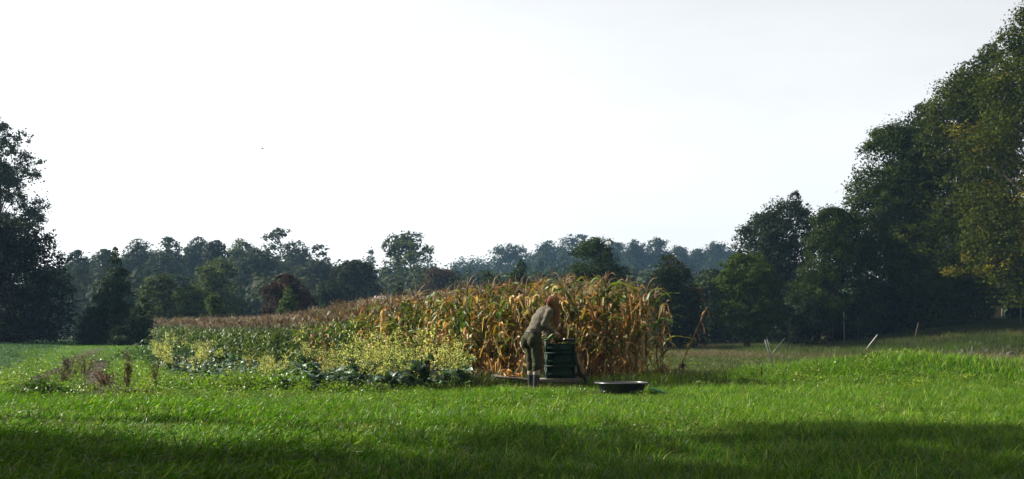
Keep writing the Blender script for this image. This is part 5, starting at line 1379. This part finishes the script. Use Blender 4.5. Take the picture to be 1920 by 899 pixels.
    clump('dock_clump', 1635, 26.2, .5, .3, .26, 600, 'leafy weed clump on the left shoulder of the mound', (.055, .10, .018), .08, 3)
    clump('soil_tuft', 1325, 24.9, .22, .2, .1, 400, 'small dark heap of dead leaves right of the corn end', (.05, .03, .018), .05, 4, 'heap')
    clump('nettle_clump', 128, 27.5, .22, .2, .26, 700, 'dark clump of leaves below the brown dead weeds', (.03, .032, .014), .06, 5)
    clump('bramble_clump', 300, 40.5, .9, .7, .9, 1600, 'dark blue-green leafy clump at the far left tip of the kale bed', (.03, .05, .032), .12, 6)
build_sticks()

# ------------------------------------------------------------------ rubble, sheds, houses, bird
M_STONE = solid_mat('pale_rubble', (.05, .046, .04), .9, .2, nscale=12, var=.3, bump=.5)
M_WALL = solid_mat('brown_boards', (.13, .085, .055), .9, .15, nscale=8, var=.3, bump=.3)
M_ROOF = solid_mat('pinkish_roof', (.17, .135, .13), .8, .2, nscale=8, var=.25, bump=.2)
M_DROOF = solid_mat('grey_sheet_roof', (.20, .21, .22), .55, .4, nscale=5, var=.3, bump=.1)
M_RENDER = solid_mat('white_render', (.22, .2, .19), .9, .2, nscale=6, var=.12)
M_GLASS = solid_mat('window_glass', (.02, .025, .03), .08, .5, nscale=3, var=.2, bump=0)

def house(name, label, px0, px1, y_eave, y_ridge, Y, depth, wall, roof, wins):
    x0, x1 = X(px0, Y), X(px1, Y); cx_ = (x0 + x1) / 2; g = min(gz(x0, Y), gz(x1, Y), gz(cx_, Y + depth)) - .1
    t = empty(name, (cx_, Y, g)); tag(t, label, 'house' if 'house' in name else 'shed')
    he = Z(y_eave, Y) - g; hr = Z(y_ridge, Y) - g; w = (x1 - x0) / 2
    b = MB(); b.box((0, depth / 2, he / 2), (2 * w, depth, he))
    b.add([(-w, 0.002, he), (-w, depth - .002, he), (-w, depth / 2, hr), (w, 0.002, he), (w, depth - .002, he), (w, depth / 2, hr)], [[0, 2, 1], [3, 4, 5]]); obj('wall', b.mesh('wall', wall), t)
    b = MB()
    for s in (0, 1):
        y0 = -.25 if s == 0 else depth + .25; zz = he - .25 * (hr - he) / (depth / 2)
        V = np.array([(-w - .2, y0, zz), (w + .2, y0, zz), (w + .2, depth / 2, hr), (-w - .2, depth / 2, hr)]); V2 = V + np.array([0, 0, .1])
        b.add(np.vstack([V, V2]), [[0, 1, 2, 3], [7, 6, 5, 4], [0, 4, 5, 1], [1, 5, 6, 2], [2, 6, 7, 3], [3, 7, 4, 0]])
    rf = obj('roof', b.mesh('roof', roof), t)
    for (u, z0, z1, ww) in wins:
        b = MB(); b.box((u * w, -.02, (z0 + z1) / 2 * he), (ww, .05, (z1 - z0) * he)); wd = obj('window', b.mesh('window', M_WHITE if wall is M_RENDER else M_WOOD), t)
        b = MB(); b.box((u * w, -.05, (z0 + z1) / 2 * he), (ww - .16, .03, (z1 - z0) * he - .16)); obj('pane', b.mesh('pane', M_GLASS), wd)
    return t

def build_far():
    house('cottage_house', 'pale house with a pinkish roof half hidden behind the corn', 700, 734, 566, 555, 112, 6, M_RENDER, M_ROOF, [(-.4, .45, .8, 1.0), (.4, .45, .8, 1.0)])
    house('cottage_house', 'second pale house behind the corn, right of the little dark conifer', 770, 804, 566, 556, 114, 6, M_RENDER, M_ROOF, [(0, .45, .8, 1.0)])
    house('garden_shed', 'brown boarded shed in the deep shade under the right-hand oaks', 1806, 1878, 524, 498, 74, 4.5, M_WALL, M_DROOF, [(.15, .55, .8, .7)])
    # rubble heaps: every stone its own piece
    for nm, px, Y, sx, sy, n, lab in (('rubble_heap', 1800, 50.0, .75, .3, 70, 'heap of pale broken stones at the foot of the bank'), ('rubble_heap', 1846, 51.5, .3, .2, 22, 'small pale stone heap just right of the larger one'), ('rubble_heap', 1884, 48.0, .3, .2, 18, 'flat scatter of pale stones near the right edge')):
        r2 = np.random.default_rng(px); g = G(px, Y); t = empty(nm, g); tag(t, lab, 'rubble')
        base = []
        for i in range(4):
            bm = bmesh.new(); bmesh.ops.create_icosphere(bm, subdivisions=1, radius=.12)
            for v in bm.verts: v.co *= r2.uniform(.7, 1.3)
            me = bpy.data.meshes.new('stone'); bm.to_mesh(me); bm.free(); me.materials.append(M_STONE); base.append(me)
        for i in range(n):
            a_, b_ = r2.normal() * sx, r2.normal() * sy; o = obj('stone', base[i % 4], t)
            o.location = (a_, b_, gz(g.x + a_, g.y + b_) - g.z + .04 + .16 * math.exp(-(a_ / sx) ** 2) * r2.uniform()); o.rotation_euler = r2.uniform(0, 6, 3); s = r2.uniform(.5, 1.2); o.scale = (s * 1.3, s, s * .7)
    # post with a lantern box and the bent pipe frame by the shed
    Y = 66; t = empty('box_post', G(1880, Y)); tag(t, 'dark post with a small box on top beside the shed', 'post'); o = t.location
    b = MB(); b.tube(np.array([(0, 0, -.1), P(1880, 548, Y) - o]), .06, 6); obj('post', b.mesh('post', M_WOOD), t)
    b = MB(); c = P(1882, 541, Y) - o; b.box(c, (.7, .4, .22)); b.box(c + Vector((0, 0, .16)), (.9, .5, .04)); obj('box', b.mesh('box', M_WOOD), t)
    Y = 60; t = empty('pipe_frame', G(1914, Y)); tag(t, 'bent pale pipe frame on the bank at the right edge', 'frame'); o = t.location
    b = MB(); b.tube(np.array([(0, 0, -.1), P(1914, 562, Y) - o, P(1917, 556, Y) - o, P(1924, 551, Y) - o, P(1940, 550, Y) - o, P(1944, 556, Y) - o, G(1944, Y) - o]), .035, 6); obj('pipe', b.mesh('pipe', M_PALE), t)
    # bird
    t = empty('bird', P(492, 279, 120)); tag(t, 'tiny dark bird flying high in the white sky', 'bird')
    b = MB(); q = np.linspace(0, 1, 7); b.tube(np.stack([-.14 + .3 * q, 0 * q, .02 * np.sin(q * 3)], -1), [.005, .03, .045, .045, .035, .025, .004], 8, (.1, .1, .1)); obj('body', b.mesh('body', M_TUB, True), t)
    for s in (-1, 1):
        b = MB(); V = np.array([(-.04, s * .03, .02), (.07, s * .03, .02), (.04, s * .18, .07), (-.03, s * .18, .07), (-.04, s * .33, .05)]); V = np.vstack([V, V - np.array([0, 0, .008])])
        b.add(V, [[0, 1, 2, 3], [5, 8, 7, 6]]); b.add(V, [[3, 2, 4], [8, 9, 7]]); obj('wing', b.mesh('wing', M_TUB), t)
build_far()
